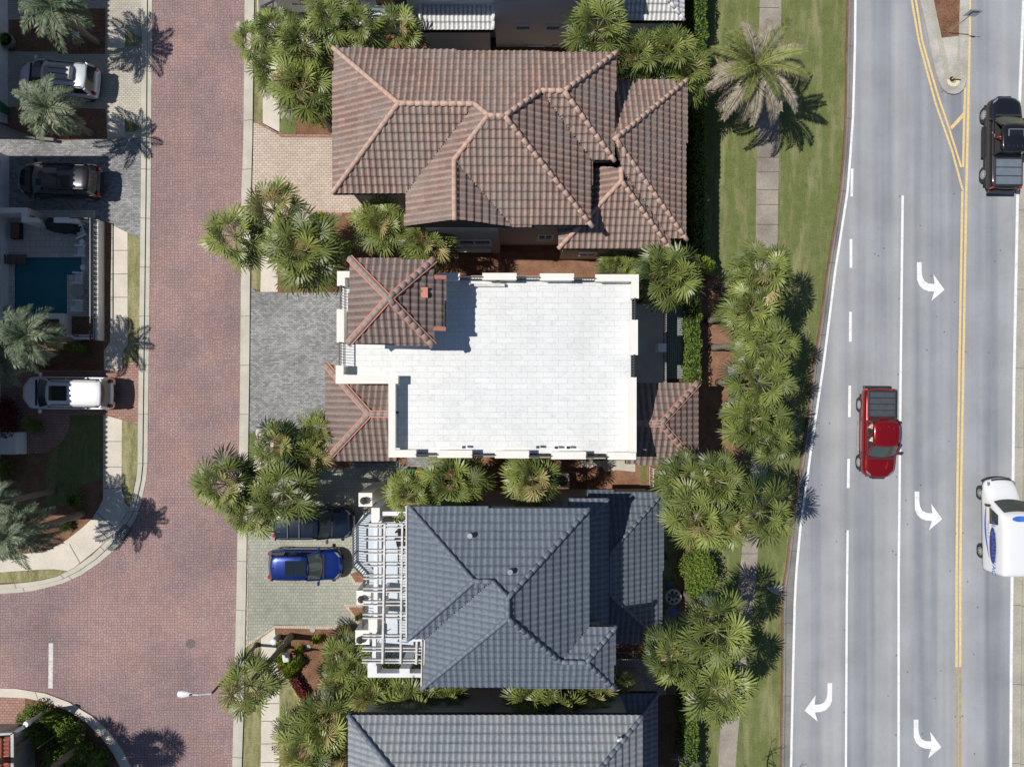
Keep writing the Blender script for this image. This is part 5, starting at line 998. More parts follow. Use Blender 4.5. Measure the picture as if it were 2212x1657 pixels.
def pickup(label, u, v, ang, L, paint, cover, opens, nslat):
    o, d = vehicle('pickup_truck', label, 'pickup truck', carpos(u, v, .9), ang, L, 2.03, paint, hoodz=1.15, belt=1.22, roofz=1.88, hood=1.35, ws=.70, kind='pickup', rails=False, tumble=.80, nose=.2, wr=.41, opens=opens, ground=.42, trim='black')
    x0, x1 = d['X0']+.16, d['cabend']-.10; c = MB(); c.box(x0, x1, -.88, .88, d['belt']-.05, d['belt']+.075); co = c.build('tonneau_frame', mt['black'], o, bevel=.02); n = nslat; w = (x1-x0-.16)/n
    for i in range(n): b = MB(); b.box(x0+.08+i*w+.03, x0+.08+(i+1)*w-.03, -.78, .78, d['belt']+.075, d['belt']+.10); b.build('cover_panel', mt[cover], co)
    for s in (-1, 1):
        b = MB(); b.box(-.75, 1.15, min(s*1.0, s*1.13), max(s*1.0, s*1.13), .42, .49); b.build('side_step', mt['black' if paint == 'p_black' else 'steel'], o)
    b = MB(); b.box(d['X0']-.12, d['X0']+.10, -.86, .86, .55, .72); b.build('rear_bumper', mt['black'], o, bevel=.04)
    b = MB()
    for y in (-.42, -.14, .14, .42): b.bar((d['xr']-.45, y, 1.925), (d['rx0']+.25, y, 1.915), .045, .02)
    b.build('roof_rib', mt[paint], o); return o, d
o, d = pickup('dark red pickup truck with a ribbed black bed cover driving down the highway', 1898, 936, R(-90.6), 5.65, 'p_red', 'tonneau', (-1,), 4)
def person(label, root, loc, rz, cloth, arm_out=True, s=1.0):
    """seated figure, x forward; arms: one on the sill, one forward to the wheel or lap"""
    V = [(0, 0, .1), (.0, 0, .32), (.02, 0, .52), (.04, 0, .60), (.06, 0, .70), (.07, 0, .78), (.02, .17, .52), (.10, .30, .30), (.30, .34 if arm_out else .22, .26), (.40, .42 if arm_out else .15, .27), (.02, -.17, .52), (.08, -.26, .28), (.32, -.16, .25), (.40, -.10, .26), (.12, .10, .06), (.52, .12, .12), (.60, .12, -.30), (.12, -.10, .06), (.52, -.12, .12), (.60, -.12, -.30)]
    E = [(0, 1), (1, 2), (2, 3), (3, 4), (4, 5), (2, 6), (6, 7), (7, 8), (8, 9), (2, 10), (10, 11), (11, 12), (12, 13), (0, 14), (14, 15), (15, 16), (0, 17), (17, 18), (18, 19)]
    Rr = [.15, .145, .13, .055, .085, .095, .065, .048, .04, .035, .065, .048, .04, .035, .095, .075, .05, .095, .075, .05]
    me = bpy.data.meshes.new('person'); me.from_pydata(V, E, []); o = bpy.data.objects.new('person', me); COL.objects.link(o)
    sk = o.modifiers.new('s', 'SKIN'); me.skin_vertices.new() if not me.skin_vertices else None
    for i, r in enumerate(Rr): me.skin_vertices[0].data[i].radius = (r, r)
    me.skin_vertices[0].data[0].use_root = True
    ss = o.modifiers.new('u', 'SUBSURF'); ss.levels = 1; ss.render_levels = 1; me.materials.append(mt['skin'])
    M_ = Matrix.Translation(root.location) @ root.rotation_euler.to_matrix().to_4x4() @ Matrix.Translation(loc) @ Matrix.Rotation(rz, 4, 'Z')
    o.location = M_.translation; o.rotation_euler = (0, 0, root.rotation_euler.z+rz); tag(o, label, 'person')
    b = MB(); rs = []
    for z, rx, ry, x in ((.08, .17, .19, 0), (.3, .165, .18, 0), (.48, .15, .215, .02), (.56, .09, .12, .03)): rs.append([(x+rx*math.cos(a), ry*math.sin(a), z) for a in [2*math.pi*i/14 for i in range(14)]][::-1])
    loft(b, rs); b.tube([(.02, .15, .52), (.07, .25, .40)], [.085, .075], 8); b.tube([(.02, -.15, .52), (.06, -.23, .39)], [.085, .075], 8); b.build('shirt', mt[cloth], o, smooth=True)
    b = MB(); b.tube([(.05, 0, .70), (.055, 0, .76), (.05, 0, .83), (.05, 0, .86)], [.105, .112, .085, .03], 12); b.build('hair', mt['hair'], o, smooth=True)
    h = MB(); hx, hy = (.40, .42) if arm_out else (.40, .15)
    for i in range(4): h.tube([(hx, hy-.03+i*.02, .27), (hx+.05, hy-.035+i*.022, .265), (hx+.085-.008*abs(i-1.5), hy-.035+i*.022, .24)], [.011, .010, .008], 5)
    h.tube([(hx-.02, hy+.03, .27), (hx+.03, hy+.06, .255)], [.012, .009], 5); h.build('hand', mt['skin'], o, smooth=True)
    return o
person('rear passenger in a pink top resting an arm on the open red truck window', o, (-.45, -.58, .92), 0.0, 'pinkcloth'); person('front passenger seated behind the windscreen of the red truck', o, (.35, -.52, .90), 0, 'whitepaint', False)
for x in (-.62, .2):
    for y in (-.52, .52):
        b = MB(); b.box(x-.30, x-.15, y-.25, y+.25, 1.0, 1.62); b.build('seat', mt['cabin'], o, bevel=.04)
o, d = pickup('black pickup truck with a silvery bed cover at the right edge', 2170, 310, R(89.4), 5.85, 'p_black', 'tonneau2', (1,), 3)
person('driver in a bright red shirt inside the black pickup truck', o, (.12, .50, .93), 0, 'redcloth')
panel(o, 'sunroof', d['xr']-.75, d['xr']-.45, -.42, .42, d['roofz']+.062, 'glass')
b = MB(); z = d['roofz']+.07; b.bar((d['xr']-.80, -.46, z), (d['xr']-.38, -.46, z), .05, .03); b.bar((d['xr']-.80, .46, z), (d['xr']-.38, .46, z), .05, .03); b.bar((d['xr']-.38, -.46, z), (d['xr']-.38, .46, z), .04, .03); b.build('sunroof_frame', mt['steel'], o)
# delivery van
vn = empty('van', carpos(2166, 1133, 1.0), R(90.5), 'white service van with blue lettering driving up the highway', 'van'); L, hw = 5.85, 1.02; X0, X1 = -L/2, L/2
b = MB(); rs = []
for x, w, zt, sh in ((X1, .74, .62, .8), (X1-.08, .84, .82, .8), (X1-.3, .95, .98, .8), (X1-.8, 1.0, 1.14, .82), (X1-1.25, 1.0, 1.30, .82), (X1-1.40, 1.0, 1.42, .82), (X1-2.0, 1.0, 2.26, .80), (X1-2.2, 1.0, 2.42, .82), (X1-2.7, 1.0, 2.5, .86), (0, 1, 2.52, .86), (X0+.5, 1, 2.5, .86), (X0+.12, .99, 2.46, .85), (X0, .95, 2.30, .82)):
    w *= hw; pr = [(0, zt+.04), (.5*w, zt+.03), (sh*w, zt), ((.93 if zt > 1.5 else .96)*w, zt-.12), ((.97 if zt > 1.5 else 1)*w, zt-.30), (w, max(.8, zt*.5)), (w, .55), (.92*w, .38)]
    cv = .22*max(0, (x-1.2)/1.8) if x > 0 else 0
    rs.append([(x-cv*(abs(y)/w)**2.5, y, z) for y, z in pr+[(-y, z) for y, z in pr[:0:-1]]])
loft(b, rs); b.build('body', mt['p_white'], vn, smooth=True, sub=1)
b = MB()
for s in (-1, 1): b.tube([(X1-1.05, s*(hw-.3), .38), (X1-1.05, s*(hw-.03), .38)], [.44]*2, 20); b.tube([(X0+1.15, s*(hw-.3), .38), (X0+1.15, s*(hw-.03), .38)], [.44]*2, 20)
b.box(X0+.02, X0+.2, -.85, .85, .42, .62); b.build('wheel_arches', mt['black'], vn)
b = MB(); b.tube([(X1-.10-.26*(abs(y)/.98)**2.5, y, .5) for y in [-.92+.184*i for i in range(11)]], [.07]*11, 6); b.build('front_bumper', mt['black'], vn)
for x in (X1-1.05, X0+1.15):
    for s in (-1, 1): wheel(vn, x, s*(hw-.14), .37, .24, 8)
b = MB(); a = [(X1-1.36, 1.46), (X1-1.95, 2.24)]
for i in range(6):
    t0, t1 = -.86+1.72*i/6, -.86+1.72*(i+1)/6
    q = [Vector((X1-1.33-.16*t0*t0, t0*hw, 1.44)), Vector((X1-1.33-.16*t1*t1, t1*hw, 1.44)), Vector((X1-1.93-.10*t1*t1, t1*hw*.90, 2.24)), Vector((X1-1.93-.10*t0*t0, t0*hw*.90, 2.24))]; b.face([p+Vector((.05, 0, .045)) for p in q])
b.build('windscreen', mt['wsglass'], vn, smooth=True)
for s in (-1, 1):
    b = MB(); y = s*(hw+.012); q = [(X1-1.75, y, 1.32), (X1-2.15, y*.965, 2.05), (X1-2.75, y*.965, 2.05), (X1-2.8, y, 1.32)]; b.face(q if s < 0 else q[::-1]); b.build('side_window', mt['glass'], vn)
    b = MB(); b.box(X1-1.72, X1-1.58, min(s*1.08, s*1.32), max(s*1.08, s*1.32), 1.3, 1.55); b.build('mirror', mt['black'], vn, bevel=.04)
    b = MB(); b.box(X0+.04, X0+.14, min(s*.78, s*.93), max(s*.78, s*.93), .75, 1.3); b.build('tail_light', mt['redlamp'], vn, bevel=.02)
    b = MB(); b.box(X1-.55, X1-.30, min(s*.72, s*.86), max(s*.72, s*.86), .86, .97); b.build('headlight', mt['lamp'], vn, bevel=.03)
b = MB(); b.tube([(X1-.13-.2*(abs(y)/.98)**2.5, y, .92-.02*abs(y)) for y in [-.6+.12*i for i in range(11)]], [.055]*11, 6); b.build('grille', mt['black'], vn)
def ell(b, cx, cz, rx, rz, y, m=0): b.face([(cx+rx*math.cos(a), y, cz+rz*math.sin(a)) for a in [2*math.pi*i/28 for i in range(28)]], m)
b = MB(); ell(b, -1.15, 1.62, 1.12, .30, hw+.03); b.build('oval_decal', mt['navyprint'], vn)
b = MB(); pts = []
for i in range(17):
    t = i/16; x = 1.1-3.1*t; z = 1.0-.12*math.sin(t*math.pi)+.28*t*t; w = .07*math.sin(math.pi*min(1, t*.9+.08))+.01; pts.append((x, z, w))
for p, q in zip(pts, pts[1:]): b.face([(p[0], hw+.02, p[1]-p[2]), (q[0], hw+.02, q[1]-q[2]), (q[0], hw+.02, q[1]+q[2]), (p[0], hw+.02, p[1]+p[2])])
b.build('swoosh_decal', mt['blueprint'], vn)
b = MB(); b.face([(.65+.16*math.cos(a), .50*math.sin(a), 2.555) for a in [2*math.pi*i/24 for i in range(24)]]); ob = b.build('roof_decal', mt['blueprint'], vn); ob.location = (-.02, .0, .03)
def text(name, body, size, loc, rot, m, parent, ext=.003, align='LEFT'):
    c = bpy.data.curves.new(name, 'FONT'); c.body = body; c.size = size; c.extrude = ext; c.align_x = align; c.materials.append(mt[m]); t_ = bpy.data.objects.new('t', c); COL.objects.link(t_); bpy.context.view_layer.update(); me = bpy.data.meshes.new_from_object(t_.evaluated_get(bpy.context.evaluated_depsgraph_get())); bpy.data.objects.remove(t_)
    o = bpy.data.objects.new(name, me); COL.objects.link(o); o.location = loc; o.rotation_euler = rot; o.parent = parent; return o
RT = (R(90), 0, R(180))
text('lettering', 'FL QUALITY', .46, (.35, hw+.035, 1.56), RT, 'blueprint', vn); text('lettering', 'HVAC', .46, (-1.72, hw+.035, 1.56), RT, 'blueprint', vn)
text('lettering', 'Heating & Air', .2, (.3, hw+.035, 1.18), RT, 'curb', vn)
# trailer at the top edge
c = W(608, 27, .55); tl = empty('enclosed_trailer', (c.x, c.y, 0), 0, 'grey box trailer with a phone number on its side at the top edge', 'trailer'); 
b = MB(); b.box(0, 4.6, 0, 2.2, .55, 2.6); b.build('box', mt['steel'], tl, bevel=.03); b = MB(); b.bar((-1.2, .35, .55), (0, .1, .5), .1, .1); b.bar((-1.2, .35, .55), (0, 1.0, .5), .1, .1); b.bar((-.55, .0, .5), (-.55, .75, .5), .08, .08); b.bar((-.6, .2, .05), (-.6, .2, .9), .09, .09); b.bar((-1.3, .35, .5), (-.95, .35, .62), .14, .12); b.bar((-1.5, -.25, .1), (-.9, -.05, .45), .05, .05); b.build('drawbar', mt['black'], tl)
b = MB(); b.box(.02, 4.6, .02, .1, .4, .55); b.build('chassis', mt['black'], tl)
for x in (2.2, 3.0): wheel(tl, x, .12, .33, .2, 6)
text('lettering', '850-243-26', .24, (.95, -.012, 1.40), (R(90), 0, 0), 'black', tl); text('lettering', 'A/C & HEAT', .24, (1.5, -.012, 1.76), (R(90), 0, 0), 'black', tl)
# ================================================================ POOL YARD
S_('pool_patio', [(-60, 452), (212, 466), (212, 730), (-60, 735)], 'lightstone', 0.10) if 'lightstone' in mt else None
mt['patio'] = pavers('pale_stone_patio', (.62, .58, .52), (.54, .50, .45), (.34, .31, .28), .5, .36, .012, .15, wob=.0, sq=.6)
mt['poolstone'] = M('pool_plaster', (.12, .32, .34), (.14, .36, .38), .5, .6)
PZ = .10
b = MB(); X = lambda u: W(u, 0).x
Y = lambda v: W(0, v).y
x0, x1, y1, y0 = X(34), X(178), Y(557), Y(678); xi, yi = X(147), Y(594)
# patio around the pool opening
for a in ((X(14), x0, Y(733), Y(455)), (x0, X(206), y1, Y(455)), (x1, X(206), Y(731), y1), (xi, x1, Y(731), yi), (x0, xi, Y(731), y0)): b.box(a[0], a[1], a[2], a[3], 0.02, PZ)
tag(b.build('pool_patio', mt['patio']), kind='structure')
pl = empty('swimming_pool', ((x0+x1)/2, (y0+y1)/2, 0), 0, 'teal L-shaped swimming pool in the walled patio at the left', 'pool')
b = MB(); b.box(x0, x1, y0, y1, -1.3, -1.25); b.box(x0-.02, x0, y0, y1, -1.3, PZ-.03); b.box(x1, x1+.02, yi, y1, -1.3, PZ-.03); b.box(x0, x1, y1, y1+.02, -1.3, PZ-.03); b.box(x0, xi, y0-.02, y0, -1.3, PZ-.03); b.box(xi, xi+.02, y0, yi, -1.3, PZ-.03)
b.box(x0, X(60), y0, y1, -1.25, -.35); b.box(X(140), x1, yi, y1, -1.25, -.7)
bo = b.build('basin', mt['poolstone'], pl)
m, n_, bs = newmat('pool_water'); bs.inputs['Base Color'].default_value = (.025, .20, .25, 1); bs.inputs['Roughness'].default_value = .04; bs.inputs['IOR'].default_value = 1.33; bs.inputs['Alpha'].default_value = .72
bp = n_.nodes.new('ShaderNodeBump'); bp.inputs['Strength'].default_value = .12; lk(n_, noise(n_, coords(n_), 3, 2), bp.inputs['Height']); lk(n_, bp.outputs[0], bs.inputs['Normal']); mt['water'] = m
b = MB(); b.face([(x0, y0, -.02), (xi, y0, -.02), (xi, y1, -.02), (x0, y1, -.02)]); b.face([(xi, yi, -.02), (x1, yi, -.02), (x1, y1, -.02), (xi, y1, -.02)]); b.build('water', mt['water'], pl); fix(pl)
pw = empty('pool_wall', W(218, 600), 0, 'long white wall with a black railing between the pool and the footpath', 'wall')
b = MB(); ZW = .70; rbox(b, 201, 475, 212, 735, ZW, 0, ZW); b.build('wall', mt['stucco'], pw)
railing(pw, [W(206, 734, ZW), W(206, 476, ZW)], .55, .13, th=.035); fix(pw)
pw = empty('garden_wall', W(160, 700), 0, 'white stepped planter wall at the lower end of the pool', 'wall'); b = MB(); z = .9; rbox(b, 41, 677, 128, 688, z, 0, z); rbox(b, 128, 677, 138, 733, z, 0, z); rbox(b, 138, 723, 199, 733, .7, 0, .7); b.build('wall', mt['stucco'], pw)
b = MB(); b.bar(W(160, 727, 1.3), W(200, 727, 1.3), .05, .05); b.bar(W(184, 727, 0), W(184, 727, 0)+Vector((0, 0, 1.3)), .05, .05); b.build('handrail', mt['black'], pw); fix(pw)
S_('planting_bed', [(156, 684), (203, 684), (203, 724), (156, 724)], 'mulch', .115); S_('planting_bed', [(60, 690), (134, 690), (134, 735), (60, 735)], 'mulch', .12)
S_('planting_bed', [(225, 480), (240, 482), (238, 738), (222, 760)], 'mulch', .02)
pw = empty('garden_wall', W(60, 465), 0, 'white notched wall at the upper left corner of the pool patio', 'wall'); b = MB(); z = 1.6; rbox(b, -60, 449, 46, 460, z, 0, z); rbox(b, 46, 449, 58, 480, z, 0, z); rbox(b, 58, 470, 79, 480, z, 0, z); b.build('wall', mt['stucco'], pw); fix(pw)
pw = empty('garden_wall', W(150, 475), 0, 'white wall top with a railing behind the black grill cover', 'wall'); b = MB(); z = 1.3; rbox(b, 116, 470, 164, 481, z, 0, z); b.build('wall', mt['stucco'], pw); b = MB(); b.box(W(116, 0).x, W(200, 0).x, W(0, 484).y, W(0, 480).y, 0, .7); b.build('low_wall', mt['stucco'], pw); railing(pw, [W(164, 476, .7), W(203, 477, .7)], .6, .13); fix(pw)
gt = empty('garden_gate', W(98, 478), R(-14), 'black metal gate standing open beside the notched pool wall', 'gate'); railing(gt, [(-.55, 0, .1), (.6, 0, .1)], 1.2, .12)
def white_chair(u, v, ang, label):
    o = empty('patio_chair', W(u, v)+Vector((0, 0, PZ)), ang, label, 'chair', 'white slatted chairs beside the pool')
    b = MB()
    for i in range(6): b.box(-.24, .26, -.25+i*.085, -.25+i*.085+.065, .40, .425)
    b.build('seat', mt['whitepaint'], o); b = MB()
    for i in range(6): y = -.25+i*.085; b.add([(-.24, y, .42), (-.24, y+.065, .42), (-.46, y+.065, 1.0), (-.46, y, 1.0), (-.27, y, .42), (-.27, y+.065, .42), (-.49, y+.065, 1.0), (-.49, y, 1.0)], [(0, 1, 2, 3), (7, 6, 5, 4), (3, 2, 6, 7), (0, 3, 7, 4), (1, 5, 6, 2)])
    b.build('backrest', mt['whitepaint'], o)
    for s in (-1, 1):
        b = MB(); b.box(-.34, .34, s*.32-.05, s*.32+.05, .60, .63); b.build('armrest', mt['whitepaint'], o)
        for x in (-.24, .28): b = MB(); b.box(x-.025, x+.025, s*.30-.025, s*.30+.025, 0, .60); b.build('leg', mt['whitepaint'], o)
for a in ((185, 506, 205, 'white slatted chair turned askew beside the black grill cover'), (187, 546, 178, 'white slatted chair beside the pool corner between two round side tables'), (182, 604, 176, 'white slatted chair above the round patio table'), (182, 663, 176, 'white slatted chair below the round patio table')): white_chair(a[0], a[1], R(a[2]), a[3])
def rtable(u, v, r, label, m='whitepaint', h=.5, slats=False):
    o = empty('side_table' if r < .4 else 'patio_table', W(u, v)+Vector((0, 0, PZ)), 0, label, 'table'); b = MB(); b.tube([(0, 0, h-.03), (0, 0, h)], [r, r], 28); b.build('tabletop', mt[m], o); b = MB(); b.tube([(0, 0, 0), (0, 0, h-.03)], [.04, .04], 8); b.tube([(0, 0, 0), (0, 0, .03)], [r*.6, r*.5], 16); b.build('pedestal', mt[m], o); return o
rtable(189, 527, .17, 'small round white side table nearest the grill'); rtable(191, 581, .17, 'small round white side table halfway along the pool wall')
o = rtable(183, 632, .44, 'round slatted grey patio table between two white chairs', 'curb', .72)
b = MB()
for i in range(-5, 6): b.box(-.42*math.cos(i*.25), .42*math.cos(i*.25), i*.075-.006, i*.075+.006, .72, .724)
b.build('slat_gap', mt['joint'], o)
b = MB(); c = W(152, 494); rs = []
for x, w, h in ((-1.05, .25, .7), (-.9, .40, .95), (-.2, .42, 1.05), (.2, .34, 1.0), (.6, .36, .95), (.95, .22, .7)): rs.append([(x, -w, .05), (x, -w*.95, h*.8), (x, -w*.4, h), (x, w*.4, h), (x, w*.95, h*.8), (x, w, .05)][::-1])
loft(b, rs); o = b.build('covered_grill', mt['cover']); o.location = c+Vector((0, 0, PZ)); o.rotation_euler = (0, 0, R(-8)); tag(o, 'barbecue under a black fabric cover in the corner of the pool patio', 'grill')
o = empty('sun_lounger', W(44, 563)+Vector((0, 0, PZ)), 0, 'brown slatted wooden lounger beside the house wall by the pool', 'lounger'); b = MB()
for i in range(9): b.box(-.55+i*.13, -.55+i*.13+.10, -.3, .3, .30, .33)
b.build('seat', mt['wood'], o); b = MB()
for i in range(5): x = -.65-i*.12; b.box(x-.05, x+.05, -.3, .3, .36+i*.07, .39+i*.07)
b.build('backrest', mt['wood'], o)
for x in (-.5, .5):
    for y in (-.26, .26): b = MB(); b.box(x-.03, x+.03, y-.03, y+.03, 0, .3); b.build('leg', mt['wood'], o)
o = empty('planter_box', W(43, 502)+Vector((0, 0, PZ)), 0, 'dark square planter in the corner beside the notched pool wall', 'planter'); b = MB(); b.box(-.3, .3, -.5, .5, 0, .35); b.build('box', mt['cover'], o, bevel=.02); b = MB(); b.box(-.25, .25, -.45, .45, .35, .37); b.build('soil', mt['mulch'], o)
b = MB(); c = W(161, 668); b.box(-.16, .16, -.16, .16, 0, .02); o = b.build('skimmer_lid', mt['stucco']); o.location = c+Vector((0, 0, PZ)); tag(o, 'square white skimmer lid set in the pool paving', 'lid')
# ================================================================ BINS, POTS, AC, MAILBOX, LAMPS, SIGNS
def bin_(u, v, ang, m, label, lid=None):
    o = empty('wheelie_bin', W(u, v), ang, label, 'bin', 'rubbish bins'); b = MB(); b.add([(-.22, -.25, 0), (.22, -.25, 0), (.22, .25, 0), (-.22, .25, 0), (-.29, -.34, .98), (.29, -.34, .98), (.29, .34, .98), (-.29, .34, .98)], [(0, 3, 2, 1), (0, 1, 5, 4), (1, 2, 6, 5), (2, 3, 7, 6), (3, 0, 4, 7), (4, 5, 6, 7)]); b.build('bin_body', mt[m], o, bevel=.02)
    b = MB(); b.box(-.31, .31, -.37, .35, .98, 1.05); l = b.build('lid', mt[lid or m], o, bevel=.03); b = MB(); b.box(-.07, .07, .0, .12, 1.05, 1.056); b.build('sticker', mt['whitepaint'], l); b = MB(); b.bar((-.25, .40, .95), (.25, .40, .95), .04, .04); b.build('handle', mt['black'], o)
    for s in (-1, 1): b = MB(); b.tube([(s*.24, .28, .1), (s*.29, .28, .1)], [.1, .1], 12); b.build('wheel', mt['rubber'], o)
bin_(14, 242, R(90), 'binG', 'green wheelie bin against the wall at the left edge'); bin_(-3, 256, R(90), 'binG', 'bin with a yellow lid cut by the left edge', 'binY')
bin_(892, 1022, R(5), 'binG', 'green wheelie bin under the palm, left of the yellow lidded one'); bin_(908, 1024, R(-5), 'binG', 'yellow lidded bin between the two green bins', 'binY'); bin_(928, 1022, R(3), 'binG', 'green wheelie bin right of the yellow lidded one')
o = empty('plant_pot', W(26, 96), 0, 'round stone plant pot against the white wall at the upper left', 'pot'); b = MB(); b.lathe((0, 0, 0), [(.30, 0), (.42, .3), (.45, .6), (.38, .6), (.36, .5)], 20); b.build('pot', mt['trunk'], o, smooth=True); b = MB(); cloud(b, (0, 0, .75), .3, .3, .35, 160, .07, random.Random(2)); b.build('plant', mt['shrub'], o)
def acu(u, v, label):
    o = empty('air_conditioner', W(u, v), 0, label, 'air conditioner', 'outdoor air conditioning units'); b = MB(); b.box(-.42, .42, -.42, .42, .05, .9); b.build('casing', mt['weathered'], o, bevel=.04); b = MB(); b.tube([(0, 0, .90), (0, 0, .912)], [.34, .34], 24); b.build('fan_opening', mt['cabin'], o); b = MB()
    for r in (.10, .18, .26, .33): b.tube([(r*math.cos(a), r*math.sin(a), .92) for a in [2*math.pi*i/20 for i in range(21)]], [.009]*21, 4)
    for i in range(8): a = i*math.pi/4; b.bar((0, 0, .925), (.34*math.cos(a), .34*math.sin(a), .925), .015, .01)
    b.build('fan_guard', mt['steel'], o)
acu(1213, 1034, 'square white air conditioner at the edge of the palm shadow'); acu(1191, 1032, 'white air conditioner half under the palm fronds')
o = empty('mailbox', W(628, 1407), R(10), 'pale metal box on a post above the grass mounds', 'mailbox'); b = MB(); b.box(-.2, .2, -.28, .28, .75, 1.1); b.build('box', mt['lamp'] if 0 else mt['weathered'], o, bevel=.08); b = MB(); b.box(-.05, .05, -.05, .05, 0, .8); b.build('post', mt['whitepaint'], o)
o = empty('bollard', W(601, 1375), 0, 'pale green topped round bollard beside the footpath', 'bollard'); b = MB(); b.tube([(0, 0, 0), (0, 0, .9)], [.17, .17], 18); b.build('post', mt['sage'], o); b = MB(); b.lathe((0, 0, .9), [(.19, 0), (.19, .04), (.12, .08)], 18); b.build('cap', mt['whitepaint'], o)
b = MB(); b.lathe((0, 0, 0.02), [(.17, 0), (.17, .03), (.14, .035)], 16); o = b.build('valve_cover', mt['sage']); o.location = W(676, 1359.5); tag(o, 'pale green round cover in the mulch by the driveway edge', 'cover')
b = MB(); b.lathe((0, 0, 0.02), [(.17, 0), (.17, .03), (.14, .035)], 10); o = b.build('stepping_stone', mt['rgutter']); o.location = W(666, 1397); tag(o, 'pale stone lying in the mulch between two post shadows', 'stone')
# street lamp: base near the path, top toward the lower left
bp_ = W(555, 1392); tp = W(457, 1498, 7.1); lm = empty('street_lamp', (bp_.x, bp_.y, 0), 0, 'tall dark street lamp with a white head over the red street', 'street lamp')
b = MB(); T_ = Vector((tp.x-bp_.x, tp.y-bp_.y, 7.1)); b.tube([(0, 0, 0), T_*.5, T_], [.10, .085, .06], 10); b.tube([(0, 0, 0), (0, 0, .3)], [.18, .14], 10); b.build('pole', mt['black'], lm)
hd = W(402, 1499, 7.3); hl = Vector((hd.x-bp_.x, hd.y-bp_.y, 7.3)); b = MB(); b.tube([T_, T_.lerp(hl, .5)+Vector((0, 0, .12)), hl], [.035, .03, .03], 8); b.build('arm', mt['whitepaint'], lm)
b = MB(); rs = []
for x, w in ((-.42, .05), (-.38, .15), (-.15, .19), (.1, .15), (.38, .07), (.42, .03)): rs.append([(hl.x+x-.05, hl.y+w*math.cos(a), hl.z+.09*math.sin(a)*(w/.19)) for a in [2*math.pi*i/12 for i in range(12)]])
loft(b, rs); hdo = b.build('lamp_head', mt['whitepaint'], lm, smooth=True); b = MB(); b.tube([(hl.x+.25, hl.y, hl.z+.05), (hl.x+.25, hl.y, hl.z+.12)], [.05, .05], 8); b.build('photocell', mt['black'], hdo)
o = empty('post', W(722, 1390), 0, 'short square grey post leaning out of the dark bed by the pergola', 'post'); b = MB(); b.box(-.06, .06, -.06, .06, 0, 1.9); b.box(-.09, .09, -.09, .09, 1.9, 1.95); b.build('shaft', mt['steel'], o)
# sign on the median and yellow marker
sb = W(2045, 74.5); sg = empty('traffic_sign', (sb.x, sb.y, .16), R(-4), 'square turn sign seen from behind on a thin post in the median', 'sign'); b = MB(); b.tube([(0, 0, 0), (0, 0, 2.75)], [.028, .028], 8); b.build('post', mt['steel'], sg)
b = MB(); b.box(-.38, .38, -.02, .0, 2.05, 2.8); b.build('sign_plate', mt['steel'], sg); b = MB(); b.box(-.36, .36, -.028, -.02, 2.07, 2.78); b.build('sign_face', mt['whitepaint'], sg)
b = MB(); b.bar((-.12, -.033, 2.2), (-.12, -.033, 2.6), .09, .01, up=Vector((0, 1, 0))); b.bar((-.12, -.033, 2.6), (.15, -.033, 2.6), .01, .09, up=Vector((0, 1, 0))); b.add([(.12, -.035, 2.48), (.3, -.035, 2.6), (.12, -.035, 2.72)], [(0, 1, 2)]); b.build('arrow_mark', mt['black'], sg)
dl = empty('delineator', W(2053, 174)+Vector((0, 0, .16)), 0, 'slim yellow marker post at the nose of the median', 'marker post'); b = MB(); b.tube([(0, 0, 0), (0, 0, .05)], [.16, .14], 16); b.build('base', mt['black'], dl); b = MB(); b.tube([(0, 0, .05), (0, 0, .9)], [.045, .04], 10); b.build('post', mt['yellow'], dl)
# posts and sign in the lower left shrubs
bb = W(103, 1535); tt = W(61, 1561, 2.4); o = empty('post', (bb.x, bb.y, 0), 0, 'thick white topped post slanting out of the green shrubs', 'post'); b = MB(); b.tube([(0, 0, 0), (tt.x-bb.x, tt.y-bb.y, 2.4)], [.12, .16], 8); b.build('shaft', mt['steel'], o); b = MB(); b.tube([(tt.x-bb.x, tt.y-bb.y, 2.38), (tt.x-bb.x-.02, tt.y-bb.y, 2.6)], [.2, .17], 8); b.build('cap', mt['whitepaint'], o)
bb = W(143, 1569); o = empty('street_sign', (bb.x, bb.y, 0), R(35), 'thin post with a dark name plate in the lower left shrubs', 'sign'); b = MB(); b.tube([(0, 0, 0), (0, 0, 2.2)], [.03, .03], 8); b.build('post', mt['black'], o); b = MB(); b.box(-.5, .5, -.02, .02, 1.7, 2.15); b.build('plate', mt['black'], o)
# sign board in the dark bed, upper left
o = empty('yard_sign', W(173, 85), R(-40), 'small white yard sign lying over the dark bed at the upper left', 'sign'); b = MB(); b.box(-.22, .22, -.2, .2, .45, .47); b.build('board', mt['whitepaint'], o); b = MB(); b.box(-.05, .05, -.42, .42, .42, .45); b.box(-.12, .12, -.02, .02, 0.472, .475); b.build('stake', mt['whitepaint'], o)
# low curved wall, upper left
b = MB(); pts = [(-20, 262), (10, 275), (35, 287), (60, 297), (95, 304), (125, 307)]; cc = [W(u, v) for u, v in pts]
for p, q in zip(cc, cc[1:]): b.bar(p+Vector((0, 0, .22)), q+Vector((0, 0, .22)), .18, .44)
tag(b.build('garden_wall', mt['gutter']), 'low dark curved wall edging the mulch at the left edge', 'wall')
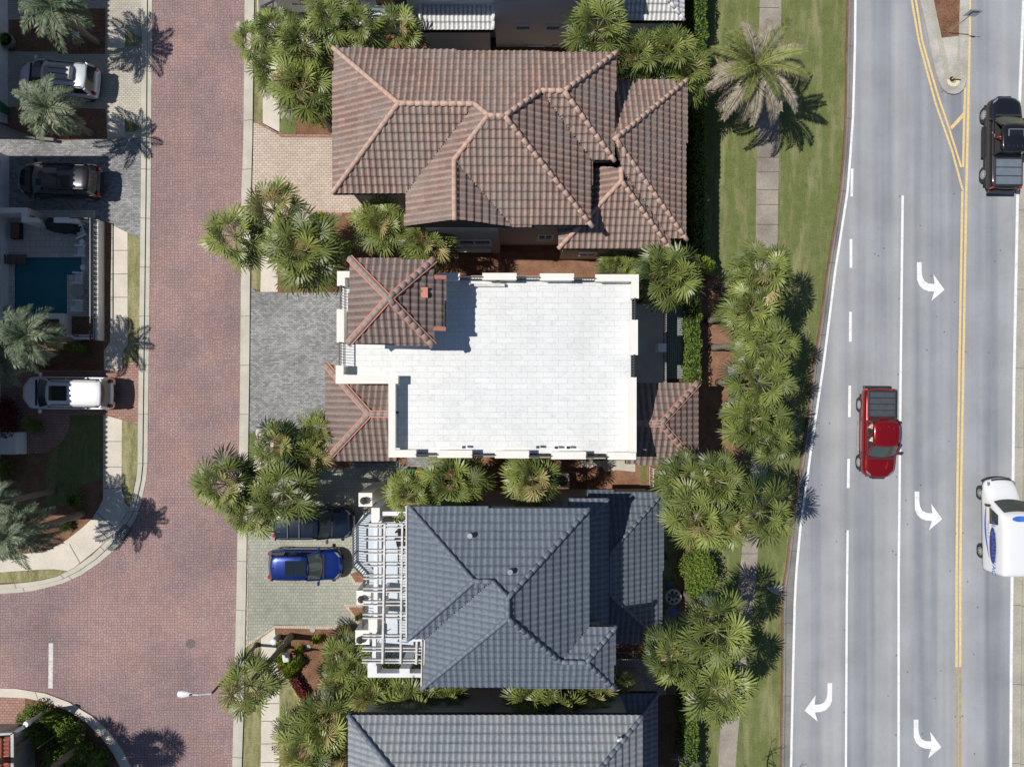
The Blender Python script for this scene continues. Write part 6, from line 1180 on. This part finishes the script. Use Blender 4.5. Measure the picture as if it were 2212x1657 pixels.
# rear yards
fn = empty('garden_fence', W(1404, 1025), 0, 'white topped picket fence corner between the brown and blue-grey rear roofs', 'fence'); railing(fn, [W(1403, 1052), W(1403, 1008), W(1450, 1008)], 1.2, .16, 'weathered'); fix(fn)
fn = empty('garden_fence', W(1360, 1408), 0, 'thin white rail in the dark yard below the blue-grey rear roof', 'fence'); railing(fn, [W(1326, 1408), W(1396, 1409)], 1.2, .3, 'weathered'); fix(fn)
def schair(u, v, a, label, m='bluecloth'):
    o = empty('garden_chair', W(u, v), R(a), label, 'chair', 'garden chairs in the shaded rear yard'); b = MB(); b.box(-.28, .28, -.26, .26, .4, .43); b.build('seat', mt[m], o); b = MB(); b.add([(-.28, -.26, .43), (-.28, .26, .43), (-.55, .26, 1.0), (-.55, -.26, 1.0)], [(0, 1, 2, 3)]); b.build('backrest', mt[m], o)
    for x in (-.25, .25):
        for y in (-.24, .24): b = MB(); b.box(x-.02, x+.02, y-.02, y+.02, 0, .4); b.build('leg', mt['black'], o)
schair(1446, 1261, 90, 'blue sling chair above the round mosaic table'); schair(1452, 1316, -60, 'blue sling chair below the round mosaic table'); schair(1428, 1198, 20, 'dark chair in shade near the palm trunk', 'black')
o = empty('patio_table', W(1449, 1282), 0, 'round mosaic garden table between two blue chairs', 'table'); b = MB(); b.tube([(0, 0, .68), (0, 0, .72)], [.5, .5], 28); b.build('tabletop', mt['weathered'], o); b = MB()
for i in range(7): a = i*.9; b.tube([(.3*math.cos(a), .3*math.sin(a), .72), (.3*math.cos(a), .3*math.sin(a), .724)], [.09, .09], 10)
b.tube([(0, 0, .72), (0, 0, .724)], [.09, .09], 10); b.build('inlay', mt['black'], o); b = MB(); b.tube([(0, 0, 0), (0, 0, .68)], [.06, .05], 8); b.build('pedestal', mt['black'], o)
o = empty('grill_box', W(1458, 1142), 0, 'small pale box standing at the palm edge by the rear roof', 'box'); b = MB(); b.box(-.2, .2, -.24, .24, 0, .9); b.build('casing', mt['stucco'], o, bevel=.02); b = MB(); b.box(-.21, .21, -.25, .25, .9, .94); b.build('lid', mt['weathered'], o)
S_('lawn', [(1432, 1150), (1462, 1150), (1462, 1500), (1432, 1500)], 'drygrass', .012)
